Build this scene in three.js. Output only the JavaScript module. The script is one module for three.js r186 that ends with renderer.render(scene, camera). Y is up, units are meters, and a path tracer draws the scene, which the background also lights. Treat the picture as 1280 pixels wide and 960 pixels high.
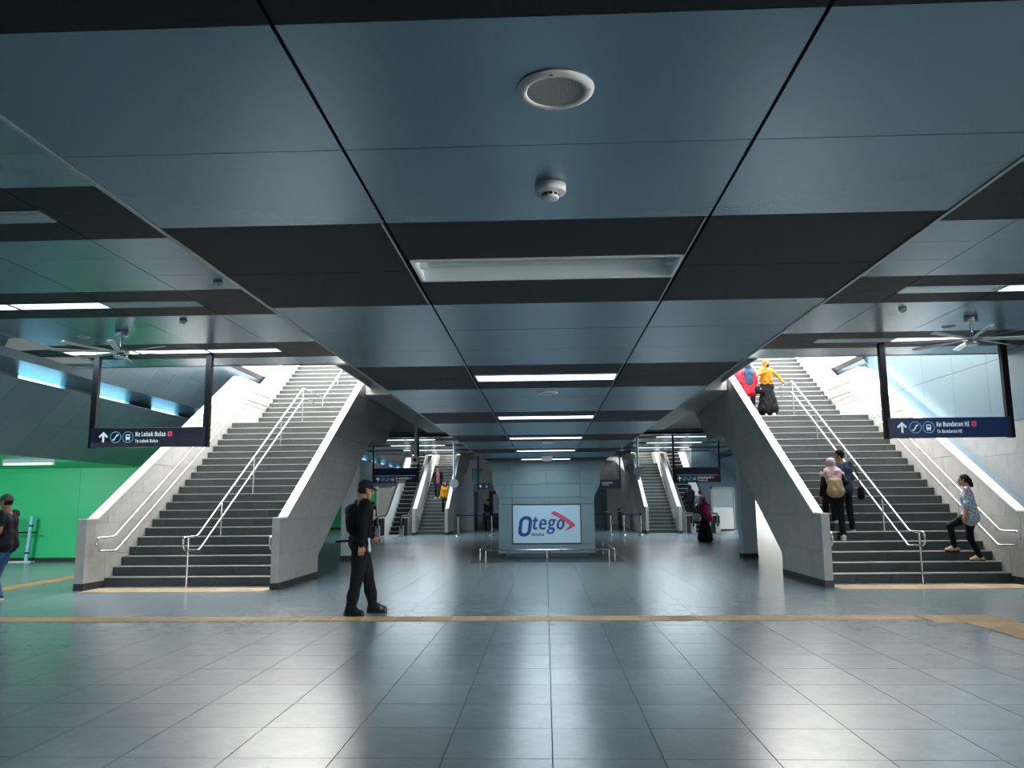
import * as THREE from 'three';
import { mergeGeometries } from 'three/addons/utils/BufferGeometryUtils.js';
import { RoundedBoxGeometry } from 'three/addons/geometries/RoundedBoxGeometry.js';
import { RectAreaLightUniformsLib } from 'three/addons/lights/RectAreaLightUniformsLib.js';

// ---------------------------------------------------------------- camera, sky, exposure
const scene = new THREE.Scene();
const camera = new THREE.PerspectiveCamera(51.28, 1280 / 960, 0.1, 300);
camera.rotation.order = 'YXZ';
camera.rotation.set(0.14826, 0.04023, -0.00873);
camera.position.set(-0.02, 1.5, 0);
scene.background = new THREE.Color().setRGB(13.6, 13.3, 12.9);       // bright hazy overcast sky
const renderer = new THREE.WebGLRenderer({ antialias: true });
renderer.toneMapping = THREE.LinearToneMapping;
renderer.toneMappingExposure = 1.28;
renderer.shadowMap.enabled = true;
RectAreaLightUniformsLib.init();
const TUBE_COLOR = new THREE.Color().setRGB(0.78, 0.92, 1.0);
const TUBE_LIGHT = 23, TUBE_GLOW = 3.2;

// ---------------------------------------------------------------- helpers (x right, y up, d = distance from the camera along the hall, z = -d)
let seedValue = 7;
const rnd = () => { seedValue = (seedValue + 0x6d2b79f5) | 0; let t = Math.imul(seedValue ^ (seedValue >>> 15), 1 | seedValue); t = (t + Math.imul(t ^ (t >>> 7), 61 | t)) ^ t; return ((t ^ (t >>> 14)) >>> 0) / 4294967296; };
const V = (x, y, z) => new THREE.Vector3(x, y, z);
const D = (x, y, d) => new THREE.Vector3(x, y, -d);
const used = new Map();
function numbered(name) { const n = used.get(name) || 0; used.set(name, n + 1); return n ? name + '_' + String(n).padStart(3, '0') : name; }
function tag(o, label, category, group, kind) { if (label) o.userData.label = label; if (category) o.userData.category = category; if (group) o.userData.group = group; if (kind) o.userData.kind = kind; return o; }
function thing(name, label, category, [x, y, d] = [0, 0, 0], opt = {}) {
  const o = new THREE.Group(); o.name = numbered(name); o.position.set(x, y, -d); o.rotation.y = opt.turn || 0; scene.add(o);
  return tag(o, label, category, opt.group, opt.kind);
}
// part in the thing's own axes
function part(parent, name, geo, mat, label) {
  const m = new THREE.Mesh(geo, mat); m.name = name; m.castShadow = m.receiveShadow = true; if (label) m.userData.label = label; parent.add(m); return m;
}
// part given in world axes under a thing that is only moved (not turned)
function wpart(root, parent, name, geo, mat, label) {
  geo.translate(-root.position.x, -root.position.y, -root.position.z); return part(parent, name, geo, mat, label);
}
function single(name, geo, mat, label, category, group, kind) {
  geo.computeBoundingBox(); const b = geo.boundingBox, c = b.getCenter(V(0, 0, 0)); c.y = b.min.y; geo.translate(-c.x, -c.y, -c.z);
  const m = new THREE.Mesh(geo, mat); m.name = numbered(name); m.position.copy(c); m.castShadow = m.receiveShadow = true; scene.add(m); return tag(m, label, category, group, kind);
}
function bx(x0, x1, y0, y1, d0, d1) {
  const g = new THREE.BoxGeometry(Math.abs(x1 - x0), Math.abs(y1 - y0), Math.abs(d1 - d0)); g.translate((x0 + x1) / 2, (y0 + y1) / 2, -(d0 + d1) / 2); return metre(g);
}
function rbx(x0, x1, y0, y1, d0, d1, r = 0.01, s = 2) {
  const g = new RoundedBoxGeometry(Math.abs(x1 - x0), Math.abs(y1 - y0), Math.abs(d1 - d0), s, r); g.translate((x0 + x1) / 2, (y0 + y1) / 2, -(d0 + d1) / 2); return g;
}
// texture coordinates in metres, by the way each face points
function metre(g) {
  const n = g.attributes.normal, p = g.attributes.position, uv = new Float32Array(p.count * 2);
  for (let i = 0; i < p.count; i++) {
    const ax = Math.abs(n.getX(i)), ay = Math.abs(n.getY(i)), az = Math.abs(n.getZ(i));
    if (ay >= ax && ay >= az) { uv[2 * i] = p.getX(i); uv[2 * i + 1] = p.getZ(i); } else if (ax >= az) { uv[2 * i] = p.getZ(i); uv[2 * i + 1] = p.getY(i); } else { uv[2 * i] = p.getX(i); uv[2 * i + 1] = p.getY(i); }
  }
  g.setAttribute('uv', new THREE.BufferAttribute(uv, 2)); return g;
}
const merge = (list) => mergeGeometries(list.map((g) => { const h = g.index ? g.toNonIndexed() : g; for (const k of Object.keys(h.attributes)) if (!['position', 'normal', 'uv'].includes(k)) h.deleteAttribute(k); return h; }));
// polygon of (d, y) pairs, spread between two x
function sideSolid(poly, x0, x1) {
  const s = new THREE.Shape(poly.map(([d, y]) => new THREE.Vector2(d, y)));
  const g = new THREE.ExtrudeGeometry(s, { depth: Math.abs(x1 - x0), bevelEnabled: false });
  g.applyMatrix4(new THREE.Matrix4().makeBasis(V(0, 0, -1), V(0, 1, 0), V(1, 0, 0)).setPosition(Math.min(x0, x1), 0, 0)); return metre(g);
}
// polygon of (x, y) pairs, spread between two depths
function crossSolid(poly, d0, d1) {
  const g = new THREE.ExtrudeGeometry(new THREE.Shape(poly.map(([x, y]) => new THREE.Vector2(x, y))), { depth: Math.abs(d1 - d0), bevelEnabled: false });
  g.translate(0, 0, -Math.max(d0, d1)); return metre(g);
}
function clip(poly, axis, value, keepGreater) {
  const out = [], inside = (p) => (keepGreater ? p[axis] >= value : p[axis] <= value);
  for (let i = 0; i < poly.length; i++) {
    const a = poly[i], b = poly[(i + 1) % poly.length], ia = inside(a), ib = inside(b);
    if (ia) out.push(a);
    if (ia !== ib) { const t = (value - a[axis]) / (b[axis] - a[axis]), q = [a[0] + t * (b[0] - a[0]), a[1] + t * (b[1] - a[1])]; q[axis] = value; out.push(q); }
  }
  return out;
}
const area = (p) => Math.abs(p.reduce((s, a, i) => { const b = p[(i + 1) % p.length]; return s + a[0] * b[1] - b[0] * a[1]; }, 0) / 2);
// cladding: the polygon (u, v) cut into a grid of panels of its own, each a child named `name`; (u, v, w) -> world by origin and axes
function cladding(root, parent, name, poly, { du, dv, gap = 0.005, thick = 0.012, mats, origin, u, v, u0 = 0, v0 = 0, stagger = 0, minArea = 0.004 }) {
  const w = u.clone().cross(v), mtx = new THREE.Matrix4().makeBasis(u, v, w).setPosition(origin);
  const us = poly.map((p) => p[0]), vs = poly.map((p) => p[1]), umin = Math.min(...us), umax = Math.max(...us), vmin = Math.min(...vs), vmax = Math.max(...vs);
  let n = 0;
  for (let j = Math.floor((vmin - v0) / dv); v0 + j * dv < vmax; j++) {
    const off = (((j % 2) + 2) % 2) * stagger;
    for (let i = Math.floor((umin - u0 - off) / du); u0 + off + i * du < umax; i++) {
      let p = poly;
      p = clip(p, 0, u0 + off + i * du + gap / 2, true); if (p.length > 2) p = clip(p, 0, u0 + off + (i + 1) * du - gap / 2, false);
      if (p.length > 2) p = clip(p, 1, v0 + j * dv + gap / 2, true); if (p.length > 2) p = clip(p, 1, v0 + (j + 1) * dv - gap / 2, false);
      if (p.length < 3 || area(p) < minArea) continue;
      const g = new THREE.ExtrudeGeometry(new THREE.Shape(p.map((q) => new THREE.Vector2(q[0], q[1]))), { depth: thick, bevelEnabled: false });
      g.applyMatrix4(mtx); metre(g);
      wpart(root, parent, name, g, mats[Math.floor(rnd() * mats.length)]); n++;
    }
  }
  return n;
}
function filleted(points, r) {
  const path = new THREE.CurvePath(); let from = points[0];
  for (let i = 1; i < points.length; i++) {
    const b = points[i];
    if (i === points.length - 1) { path.add(new THREE.LineCurve3(from, b)); break; }
    const c = points[i + 1], k = Math.min(r, b.distanceTo(from) * 0.49, b.distanceTo(c) * 0.49), e = b.clone().add(from.clone().sub(b).setLength(k)), s = b.clone().add(c.clone().sub(b).setLength(k));
    path.add(new THREE.LineCurve3(from, e)); path.add(new THREE.QuadraticBezierCurve3(e, b, s)); from = s;
  }
  return path;
}
// round bar along a polyline, its corners rounded
function bar(points, r, fillet = 0.05, sides = 8) {
  const path = filleted(points, fillet), pts = [];
  for (const c of path.curves) { const n = c.isLineCurve3 ? 1 : 5; for (let i = 0; i < n; i++) pts.push(c.getPoint(i / n)); }
  pts.push(points[points.length - 1].clone());
  const list = pts.filter((p, i) => !i || p.distanceTo(pts[i - 1]) > 1e-4);
  const pos = [], idx = []; let side = null;
  list.forEach((p, i) => {
    const t = (list[Math.min(i + 1, list.length - 1)].clone().sub(list[Math.max(i - 1, 0)])).normalize();
    if (!side) side = Math.abs(t.y) < 0.9 ? V(0, 1, 0).cross(t).normalize() : V(1, 0, 0).cross(t).normalize();
    side.sub(t.clone().multiplyScalar(side.dot(t))).normalize(); const up = t.clone().cross(side);
    for (let k = 0; k < sides; k++) { const a = (k / sides) * Math.PI * 2; pos.push(p.clone().addScaledVector(side, Math.cos(a) * r).addScaledVector(up, Math.sin(a) * r)); }
  });
  const n = list.length;
  for (let i = 0; i + 1 < n; i++) for (let k = 0; k < sides; k++) { const a = i * sides + k, b = i * sides + (k + 1) % sides; idx.push(a, b, a + sides, b, b + sides, a + sides); }
  for (let k = 1; k + 1 < sides; k++) { idx.push(0, k + 1, k); const o = (n - 1) * sides; idx.push(o, o + k, o + k + 1); }
  const g = new THREE.BufferGeometry(); g.setAttribute('position', new THREE.BufferAttribute(new Float32Array(pos.flatMap((p) => [p.x, p.y, p.z])), 3)); g.setIndex(idx); g.computeVertexNormals();
  g.setAttribute('uv', new THREE.BufferAttribute(new Float32Array(pos.length * 2), 2)); return g;
}
const cyl = (x, y0, y1, d, r, n = 14, r2 = r) => { const g = new THREE.CylinderGeometry(r2, r, y1 - y0, n); g.translate(x, (y0 + y1) / 2, -d); return g; };

// ---------------------------------------------------------------- textures and materials
function grain(size, fn, srgb = true) {
  const a = new Uint8Array(size * size * 4);
  for (let y = 0; y < size; y++) for (let x = 0; x < size; x++) { const c = fn(x, y), i = (y * size + x) * 4; a[i] = c[0]; a[i + 1] = c[1]; a[i + 2] = c[2]; a[i + 3] = 255; }
  const t = new THREE.DataTexture(a, size, size); t.wrapS = t.wrapT = THREE.RepeatWrapping; t.magFilter = THREE.LinearFilter; t.minFilter = THREE.LinearFilter; if (srgb) t.colorSpace = THREE.SRGBColorSpace; t.needsUpdate = true; return t;
}
// smooth noise that tiles
function cloud(size, cells) {
  const g = Array.from({ length: cells * cells }, rnd);
  return (x, y) => { const u = (x / size) * cells, v = (y / size) * cells, i = Math.floor(u), j = Math.floor(v), a = u - i, b = v - j, s = a * a * (3 - 2 * a), t = b * b * (3 - 2 * b), G = (p, q) => g[(q % cells) * cells + (p % cells)]; return (G(i, j) * (1 - s) + G(i + 1, j) * s) * (1 - t) + (G(i, j + 1) * (1 - s) + G(i + 1, j + 1) * s) * t; };
}
function rep(t, x, y = x) { const c = t.clone(); c.repeat.set(x, y); c.needsUpdate = true; return c; }
const std = (rgb, o = {}) => { const m = new THREE.MeshStandardMaterial({ roughness: 0.6, ...o }); Array.isArray(rgb) ? m.color.setRGB(...rgb) : m.color.set(rgb); return m; };
const matte = (rgb, o = {}) => { const m = new THREE.MeshPhysicalMaterial({ roughness: 0.8, specularIntensity: 0.3, ...o }); m.color.setRGB(...rgb); return m; };
const c1 = cloud(256, 8), c2 = cloud(256, 32), c3 = cloud(256, 90);
const stoneTex = grain(256, (x, y) => { const s = rnd(), v = 205 + c1(x, y) * 16 + c3(x, y) * 22 + (s - 0.5) * 60; return [v, v, v]; });
const tileTex = grain(256, (x, y) => { const v = 226 + c1(x, y) * 12 + c2(x, y) * 8 + (rnd() - 0.5) * 12; return [v, v, v]; });
const holeTex = grain(64, (x, y) => { const u = (x % 16) - 7.5, w = ((y + (Math.floor(x / 16) % 2) * 8) % 16) - 7.5, v = u * u + w * w < 18 ? 70 : 225; return [v, v, v]; });
const clothTex = grain(64, () => { const v = 215 + (rnd() - 0.5) * 60; return [v, v, v]; });
const mats = {
  floor: [[0.195, 0.25, 0.275], [0.205, 0.262, 0.287], [0.185, 0.24, 0.263], [0.2, 0.256, 0.281]].map((c) => std(c, { map: rep(tileTex, 0.9), roughness: 0.24 })),
  grout: std([0.06, 0.07, 0.075], { roughness: 0.9 }),
  panel: [[0.17, 0.275, 0.345], [0.18, 0.285, 0.355], [0.16, 0.265, 0.33]].map((c) => std(c, { metalness: 0.6, roughness: 0.27 })),
  dark: [[0.016, 0.026, 0.036], [0.018, 0.029, 0.04]].map((c) => matte(c, { roughness: 0.55, map: rep(holeTex, 40) })),
  voidDark: matte([0.06, 0.07, 0.08]),
  trim: std([0.33, 0.39, 0.43], { metalness: 0.6, roughness: 0.32 }),
  fixture: std([0.68, 0.74, 0.76], { metalness: 0, roughness: 0.4 }),
  reflector: std([0.74, 0.82, 0.84], { metalness: 0, roughness: 0.35 }),
  tubeOff: std([0.62, 0.66, 0.66], { roughness: 0.35 }),
  glow: new THREE.MeshStandardMaterial({ color: 0x111111, emissive: TUBE_COLOR.clone(), emissiveIntensity: TUBE_GLOW, roughness: 0.5 }),
  clad: [[0.44, 0.435, 0.42], [0.455, 0.45, 0.435], [0.425, 0.42, 0.405]].map((c) => std(c, { roughness: 0.45, map: rep(tileTex, 1) })),
  cladCore: std([0.3, 0.31, 0.31], { roughness: 0.8 }),
  cap: std([0.74, 0.725, 0.7], { roughness: 0.4 }),
  kick: std([0.025, 0.028, 0.03], { roughness: 0.5 }),
  step: std([0.074, 0.088, 0.088], { roughness: 0.6, map: rep(stoneTex, 1.6) }),
  riser: [[0.064, 0.078, 0.078], [0.072, 0.087, 0.087], [0.058, 0.071, 0.071]].map((c) => std(c, { roughness: 0.55, map: rep(stoneTex, 1.6) })),
  nosing: std([0.5, 0.5, 0.49], { metalness: 0.5, roughness: 0.4 }),
  chrome: std([0.62, 0.63, 0.64], { metalness: 1, roughness: 0.2 }),
  steel: std([0.5, 0.52, 0.53], { metalness: 0.9, roughness: 0.33 }),
  slant: [[0.115, 0.18, 0.225], [0.122, 0.19, 0.235], [0.108, 0.172, 0.215]].map((c) => std(c, { metalness: 0.35, roughness: 0.38 })),
  white: std([0.74, 0.73, 0.7], { roughness: 0.7 }),
  plaster: std([0.66, 0.66, 0.65], { roughness: 0.8 }),
  green: [[0.04, 0.56, 0.22], [0.042, 0.58, 0.23]].map((c) => std(c, { roughness: 0.45 })),
  greenPaint: std([0.04, 0.56, 0.22], { roughness: 0.45 }),
  blueWall: [[0.125, 0.2, 0.245], [0.13, 0.207, 0.252], [0.12, 0.193, 0.237]].map((c) => std(c, { metalness: 0.3, roughness: 0.3 })),
  tile: [[0.31, 0.33, 0.34], [0.325, 0.345, 0.35], [0.3, 0.32, 0.33]].map((c) => std(c, { roughness: 0.45, map: rep(tileTex, 1) })),
  tactile: [[0.42, 0.28, 0.14], [0.45, 0.31, 0.16], [0.38, 0.25, 0.12]].map((c) => std(c, { roughness: 0.6 })),
  signFace: std([0.012, 0.02, 0.045], { roughness: 0.35 }),
  black: matte([0.008, 0.009, 0.011], { roughness: 0.5 }),
  rubber: std([0.015, 0.015, 0.016], { roughness: 0.6 }),
  offwhite: std([0.72, 0.73, 0.72], { roughness: 0.5 }),
  grille: std([0.5, 0.54, 0.51], { roughness: 0.7, map: rep(holeTex, 60) }),
  pylon: [[0.15, 0.245, 0.28], [0.158, 0.255, 0.29], [0.142, 0.236, 0.27]].map((c) => std(c, { metalness: 0.3, roughness: 0.4 })),
  column: std([0.56, 0.63, 0.67], { roughness: 0.5 }),
  pane: new THREE.MeshPhysicalMaterial({ color: new THREE.Color().setRGB(0.34, 0.52, 0.62), transmission: 1, thickness: 0, roughness: 0.35, ior: 1.45 }),
  glass: new THREE.MeshPhysicalMaterial({ color: new THREE.Color().setRGB(0.85, 0.93, 0.92), transmission: 1, thickness: 0, roughness: 0.05, ior: 1.45 }),
};
mats.white.side = THREE.DoubleSide;

// ================================================================ THE SETTING
// ---- floor: every tile has its own edges and a trace of unevenness
const T = 0.655;
{
  const floor = thing('floor', 'glossy grey square floor tiles covering the station hall', 'floor', [0, 0, 0], { kind: 'structure' });
  part(floor, 'floor_bed', bx(-19, 13, -0.2, -0.007, -13, 62), mats.grout);
  const geo = metre(new THREE.BoxGeometry(T - 0.007, 0.012, T - 0.007)); geo.translate(0, -0.006, 0);
  const near = [], far = [];
  for (let i = -29; i < 20; i++) for (let j = -19; j < 94; j++) {
    const x = (i + 0.5) * T, d = 0.44 + (j + 0.5) * T, px = x + 0.02, inFrame = d > 4.5 && Math.abs(px - d * 0.04) < d * 0.645;
    const hidden = d > 14.8 && Math.abs(x) > 5 && Math.abs(x) < 8.5;
    (inFrame && !hidden && near.length < 2000 ? near : far).push([x, d]);
  }
  near.sort((a, b) => a[1] - b[1]); far.push(...near.splice(300));
  const tilt = () => (rnd() - 0.5) * 0.0022;
  near.forEach(([x, d]) => { const m = part(floor, 'floor_tile', geo, mats.floor[Math.floor(rnd() * 4)]); m.position.set(x, 0, -d); m.rotation.set(tilt(), Math.floor(rnd() * 4) * Math.PI / 2, tilt()); });
  const field = new THREE.InstancedMesh(geo, mats.floor[0], far.length); field.name = 'floor_tile_field'; field.userData.kind = 'stuff'; field.castShadow = field.receiveShadow = true;
  const o = new THREE.Object3D();
  far.forEach(([x, d], i) => { o.position.set(x, 0, -d); o.rotation.set(tilt(), Math.floor(rnd() * 4) * Math.PI / 2, tilt()); o.updateMatrix(); field.setMatrixAt(i, o.matrix); const k = 0.94 + rnd() * 0.12; field.setColorAt(i, new THREE.Color(k, k, k)); });
  floor.add(field);
}
// ---- tactile paving: guiding bars and warning dots standing on the tiles
const guideGeo = (() => { const g = [new THREE.BoxGeometry(0.395, 0.006, 0.395)]; for (let k = 0; k < 4; k++) { const b = new THREE.BoxGeometry(0.36, 0.005, 0.035); b.translate(0, 0.0055, (k - 1.5) * 0.095); g.push(b); } const m = merge(g); m.translate(0, 0.003, 0); return m; })();
const dotGeo = (() => { const g = [new THREE.BoxGeometry(0.325, 0.006, 0.325)]; for (let i = 0; i < 5; i++) for (let k = 0; k < 5; k++) { const b = new THREE.CylinderGeometry(0.012, 0.019, 0.006, 4, 1, true); const c = new THREE.CircleGeometry(0.012, 4); c.rotateX(-Math.PI / 2); c.rotateY(Math.PI / 4); c.translate((i - 2) * 0.064, 0.009, (k - 2) * 0.064); b.translate((i - 2) * 0.064, 0.006, (k - 2) * 0.064); g.push(b, c); } const m = merge(g); m.translate(0, 0.003, 0); return m; })();
function paving(label, list, geo, name) {
  const t = thing('tactile_path', label, 'tactile paving', [list[0][0], 0.0015, list[0][1]]);
  for (const [x, d, turn] of list) { const m = part(t, name, geo, mats.tactile[Math.floor(rnd() * 3)]); m.position.set(x - list[0][0], 0, -(d - list[0][1])); m.rotation.y = turn || 0; }
}
{
  const line = []; for (let x = -9.45; x < 4.7; x += 0.4) line.push([x, 10.86, 0]);
  paving('long straight line of ochre guiding tiles across the hall floor', line, guideGeo, 'guide_tile');
  const turn = []; for (let i = 0; i < 3; i++) for (let j = 0; j < 2; j++) turn.push([4.95 + i * 0.33, 10.88 - j * 0.33, 0]);
  for (let k = 0; k < 12; k++) for (let j = 0; j < 2; j++) turn.push([5.28 + j * 0.33, 10.22 - k * 0.33, 0]);
  paving('patch of ochre dotted warning tiles where the guiding line turns aside', turn, dotGeo, 'warning_tile');
  for (const s of [-1, 1]) { const l = []; for (let x = 5.09; x < 8.15; x += 0.33) for (let k = 0; k < 2; k++) l.push([s * (x + 0.1), 14.42 + k * 0.33, 0]); paving(s < 0 ? 'ochre dotted warning tiles at the foot of the stairs towards Lebak Bulus' : 'ochre dotted warning tiles at the foot of the stairs towards Bundaran HI', l, dotGeo, 'warning_tile'); }
  const side = []; for (let k = 0; k < 26; k++) side.push([-10.05 - 0.02 * k, 13.2 + k * 0.4, Math.PI / 2]);
  paving('line of ochre guiding tiles running into the green side corridor', side, guideGeo, 'guide_tile');
}

// ---- ceilings
const zc = 3.84, pitchC = 3.47, HC = 2.65, HS = 4.3, XE = 1.63;
function ceilingRows(list, back, front) { // back (near or behind the camera) to front; list of [d0, d1, dark]
  return list.filter((r) => r[1] > back && r[0] < front).map(([a, b, k, c]) => [Math.max(a, back), Math.min(b, front), k, c]);
}
const rowsC = [];
for (let k = 0; k < 6; k++) { const c = zc + pitchC * k; rowsC.push([c - 0.69, c, true, c], [c, c + 0.69, true, c]); for (let i = 0; i < 3; i++) { const w = (pitchC - 1.38) / 3; rowsC.push([c + 0.69 + i * w, c + 0.69 + (i + 1) * w, false]); } }
rowsC.push([1.76, 2.455, false], [2.455, 3.15, false]);
for (let k = -3; k < 0; k++) { const c = 1.07 + pitchC * (k + 1); rowsC.push([c - 0.69, c, true, c], [c, c + 0.69, true, c]); for (let i = 0; i < 3 && k < -1; i++) { const w = (pitchC - 1.38) / 3; rowsC.push([c + 0.69 + i * w, c + 0.69 + (i + 1) * w, false]); } }
const wavy = () => (rnd() - 0.5) * 0.0035;
function ceilingPanel(parent, x0, x1, y, d0, d1, dark) {
  const gx = 0.006, gd = 0.0025, g = new THREE.BoxGeometry(x1 - x0 - 2 * gx, 0.018, d1 - d0 - 2 * gd);
  metre(g); const set = dark ? mats.dark : mats.panel, m = part(parent, dark ? 'perforated_panel' : 'ceiling_panel', g, set[Math.floor(rnd() * set.length)]);
  m.position.set((x0 + x1) / 2, y + 0.009, -(d0 + d1) / 2); m.rotation.set(wavy(), 0, wavy() * 0.4); return m;
}
{
  const c = thing('ceiling_center', 'low dropped ceiling of blue-grey metal panels with dark perforated bands over the middle of the hall', 'ceiling', [0, 0, 0], { kind: 'structure' });
  part(c, 'ceiling_backing', bx(-XE + 0.02, XE - 0.02, HC + 0.09, HC + 0.14, -12, 30), mats.voidDark);
  for (const s of [-1, 1]) {
    part(c, 'fascia', bx(s * (XE - 0.02), s * XE, HC + 0.02, HS + 0.1, -12, 30), mats.panel[0]);
    part(c, 'edge_trim', bx(s * (XE - 0.016), s * XE, HC - 0.004, HC + 0.03, -12, 22.6), mats.trim);
  }
  for (const [a, b, dark, lamp] of ceilingRows(rowsC, -8, 22.55)) {
    const cols = [[-XE + 0.014, -0.665], [-0.665, 0.665], [0.665, XE - 0.014]];
    cols.forEach(([x0, x1], i) => {
      let p = a, q = b;
      if (dark && i === 1 && lamp > 2) { if (p < lamp) q = Math.min(q, lamp - 0.185); else p = Math.max(p, lamp + 0.185); }
      if (q - p > 0.03) ceilingPanel(c, x0, x1, HC, p, q, dark);
    });
  }
  for (let k = 0; k < 6; k++) for (const s of [-1, 1]) part(c, 'panel_rail', bx(s * 0.665 - 0.018, s * 0.665 - 0.012, HC - 0.004, HC + 0.01, zc + pitchC * k - 0.69, zc + pitchC * k + 0.69), mats.trim);
}
const colX = [2.14, 3.47, 4.8, 6.13, 7.46, 8.79];
const LS = (k) => 7.26 + 3.43 * k;
function sideCeiling(s, name, label, edge, back, front, firstLamp, lampAt) {
  const c = thing(name, label, 'ceiling', [0, 0, 0], { kind: 'structure' });
  part(c, 'ceiling_backing', bx(s * XE, s * (edge + 0.6), HS + 0.09, HS + 0.14, back - 0.5, front), mats.voidDark);
  part(c, 'edge_trim', bx(s * XE, s * edge, HS - 0.01, HS + 0.12, front - 0.03, front + 0.005), mats.trim);
  const rows = []; for (let k = -6; k < 6; k++) { const m = firstLamp + 3.43 * k; rows.push([m - 0.7, m, true, m], [m, m + 0.7, true, m]); const w = (3.43 - 1.4) / 3; for (let i = 0; i < 3; i++) rows.push([m + 0.7 + i * w, m + 0.7 + (i + 1) * w, false]); }
  const xs = [XE, ...colX.filter((x) => x < edge - 0.1), edge];
  for (const [a, b, dark, lamp] of ceilingRows(rows, back, front - 0.03)) for (let i = 0; i + 1 < xs.length; i++) {
    let p = a, q = b;
    if (dark && lampAt(xs[i], xs[i + 1], lamp)) { if (p < lamp) q = Math.min(q, lamp - 0.16); else p = Math.max(p, lamp + 0.16); }
    if (q - p > 0.03) ceilingPanel(c, Math.min(s * xs[i], s * xs[i + 1]), Math.max(s * xs[i], s * xs[i + 1]), HS, p, q, dark);
  }
}
const hasLamp = (x0, x1, d) => x0 > 4.7 && x1 - x0 > 1.2 && d > 3;
const hasLampR = (x0, x1, d) => x0 > 4.7 && x0 < 7.4 && d > 3;
sideCeiling(-1, 'ceiling_left', 'high ceiling of glossy blue-grey metal panels before the stairs towards Lebak Bulus', 9.62, -8, 15.7, LS(0), hasLamp);
sideCeiling(1, 'ceiling_right', 'high ceiling of glossy blue-grey metal panels before the stairs towards Bundaran HI', 8.8, -8, 15.7, LS(0), hasLamp);
sideCeiling(-1, 'ceiling_left', 'far glossy panel ceiling before the escalator beside the green wall', 9.62, 33.4, 45.4, 34.9, hasLampR);
sideCeiling(1, 'ceiling_right', 'far glossy panel ceiling before the escalator beside the closed door', 9.6, 33.4, 45.4, 34.9, hasLampR);
{
  const c = thing('ceiling_back', 'dark unlit ceiling between the stairwells behind the advertising pillar', 'ceiling', [0, 0, 0], { kind: 'structure' });
  for (const s of [-1, 1]) part(c, 'ceiling_slab', bx(s * 1.6, s * 4.84, 4.43, 4.6, 21.25, 33.38), mats.plaster);
  part(c, 'ceiling_slab', bx(-4.8, 4.8, 4.32, 4.5, 45.45, 62), mats.plaster);
  part(c, 'bulkhead', bx(-1.64, 1.64, 2.7, 4.6, 29.9, 30.1), mats.plaster);
  for (const s of [-1, 1]) { part(c, 'bulkhead', bx(s * 1.64, s * 4.83, 4.43, 5.26, 21.2, 21.25), mats.plaster); part(c, 'bulkhead', bx(s * 1.64, s * 4.7, 5.2, 5.25, 15.75, 21.2), mats.plaster); part(c, 'bulkhead', bx(s * 4.68, s * 4.72, 4.62, 7.35, 15.72, 31), mats.cladCore); }
  part(c, 'ceiling_slab', bx(-1.64, 1.64, 4.31, 4.5, 30.1, 46), mats.plaster);
}
// ---- upper storey: keeps the sky out except above the stairwells
{
  const r = thing('roof', 'concrete upper floor above the hall', 'floor', [0, 0, 0], { kind: 'structure' });
  part(r, 'slab', bx(-9.7, 9.6, 4.5, 7.4, -13, 15.7), mats.white);
  part(r, 'slab', bx(-4.7, 4.7, 4.6, 7.4, 21.25, 33.4), mats.white);
  part(r, 'slab', bx(-4.7, 4.7, 5.25, 7.4, 15.7, 21.25), mats.white);
  for (const s of [-1, 1]) { part(r, 'platform', bx(s * 4.7, s * 9.7, 7.1, 7.4, 29.3, 33.4), mats.white); part(r, 'platform', bx(s * 4.7, s * 9.7, 7.1, 7.4, 54.5, 63), mats.white); }
  part(r, 'bulkhead', bx(-9.7, -4.85, 4.5, 7.4, 33.3, 33.4), mats.plaster);
  part(r, 'bulkhead', bx(4.85, 9.7, 4.5, 7.4, 33.3, 33.4), mats.plaster);
  part(r, 'slab', bx(-9.7, 10.6, 4.5, 7.4, 33.4, 45.4), mats.white);
  part(r, 'slab', bx(-4.7, 4.7, 4.6, 7.4, 45.4, 63), mats.white);
  part(r, 'slab', bx(9.2, 10.4, 4.4, 7.4, -13, 21.9), mats.white);
}
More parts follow.
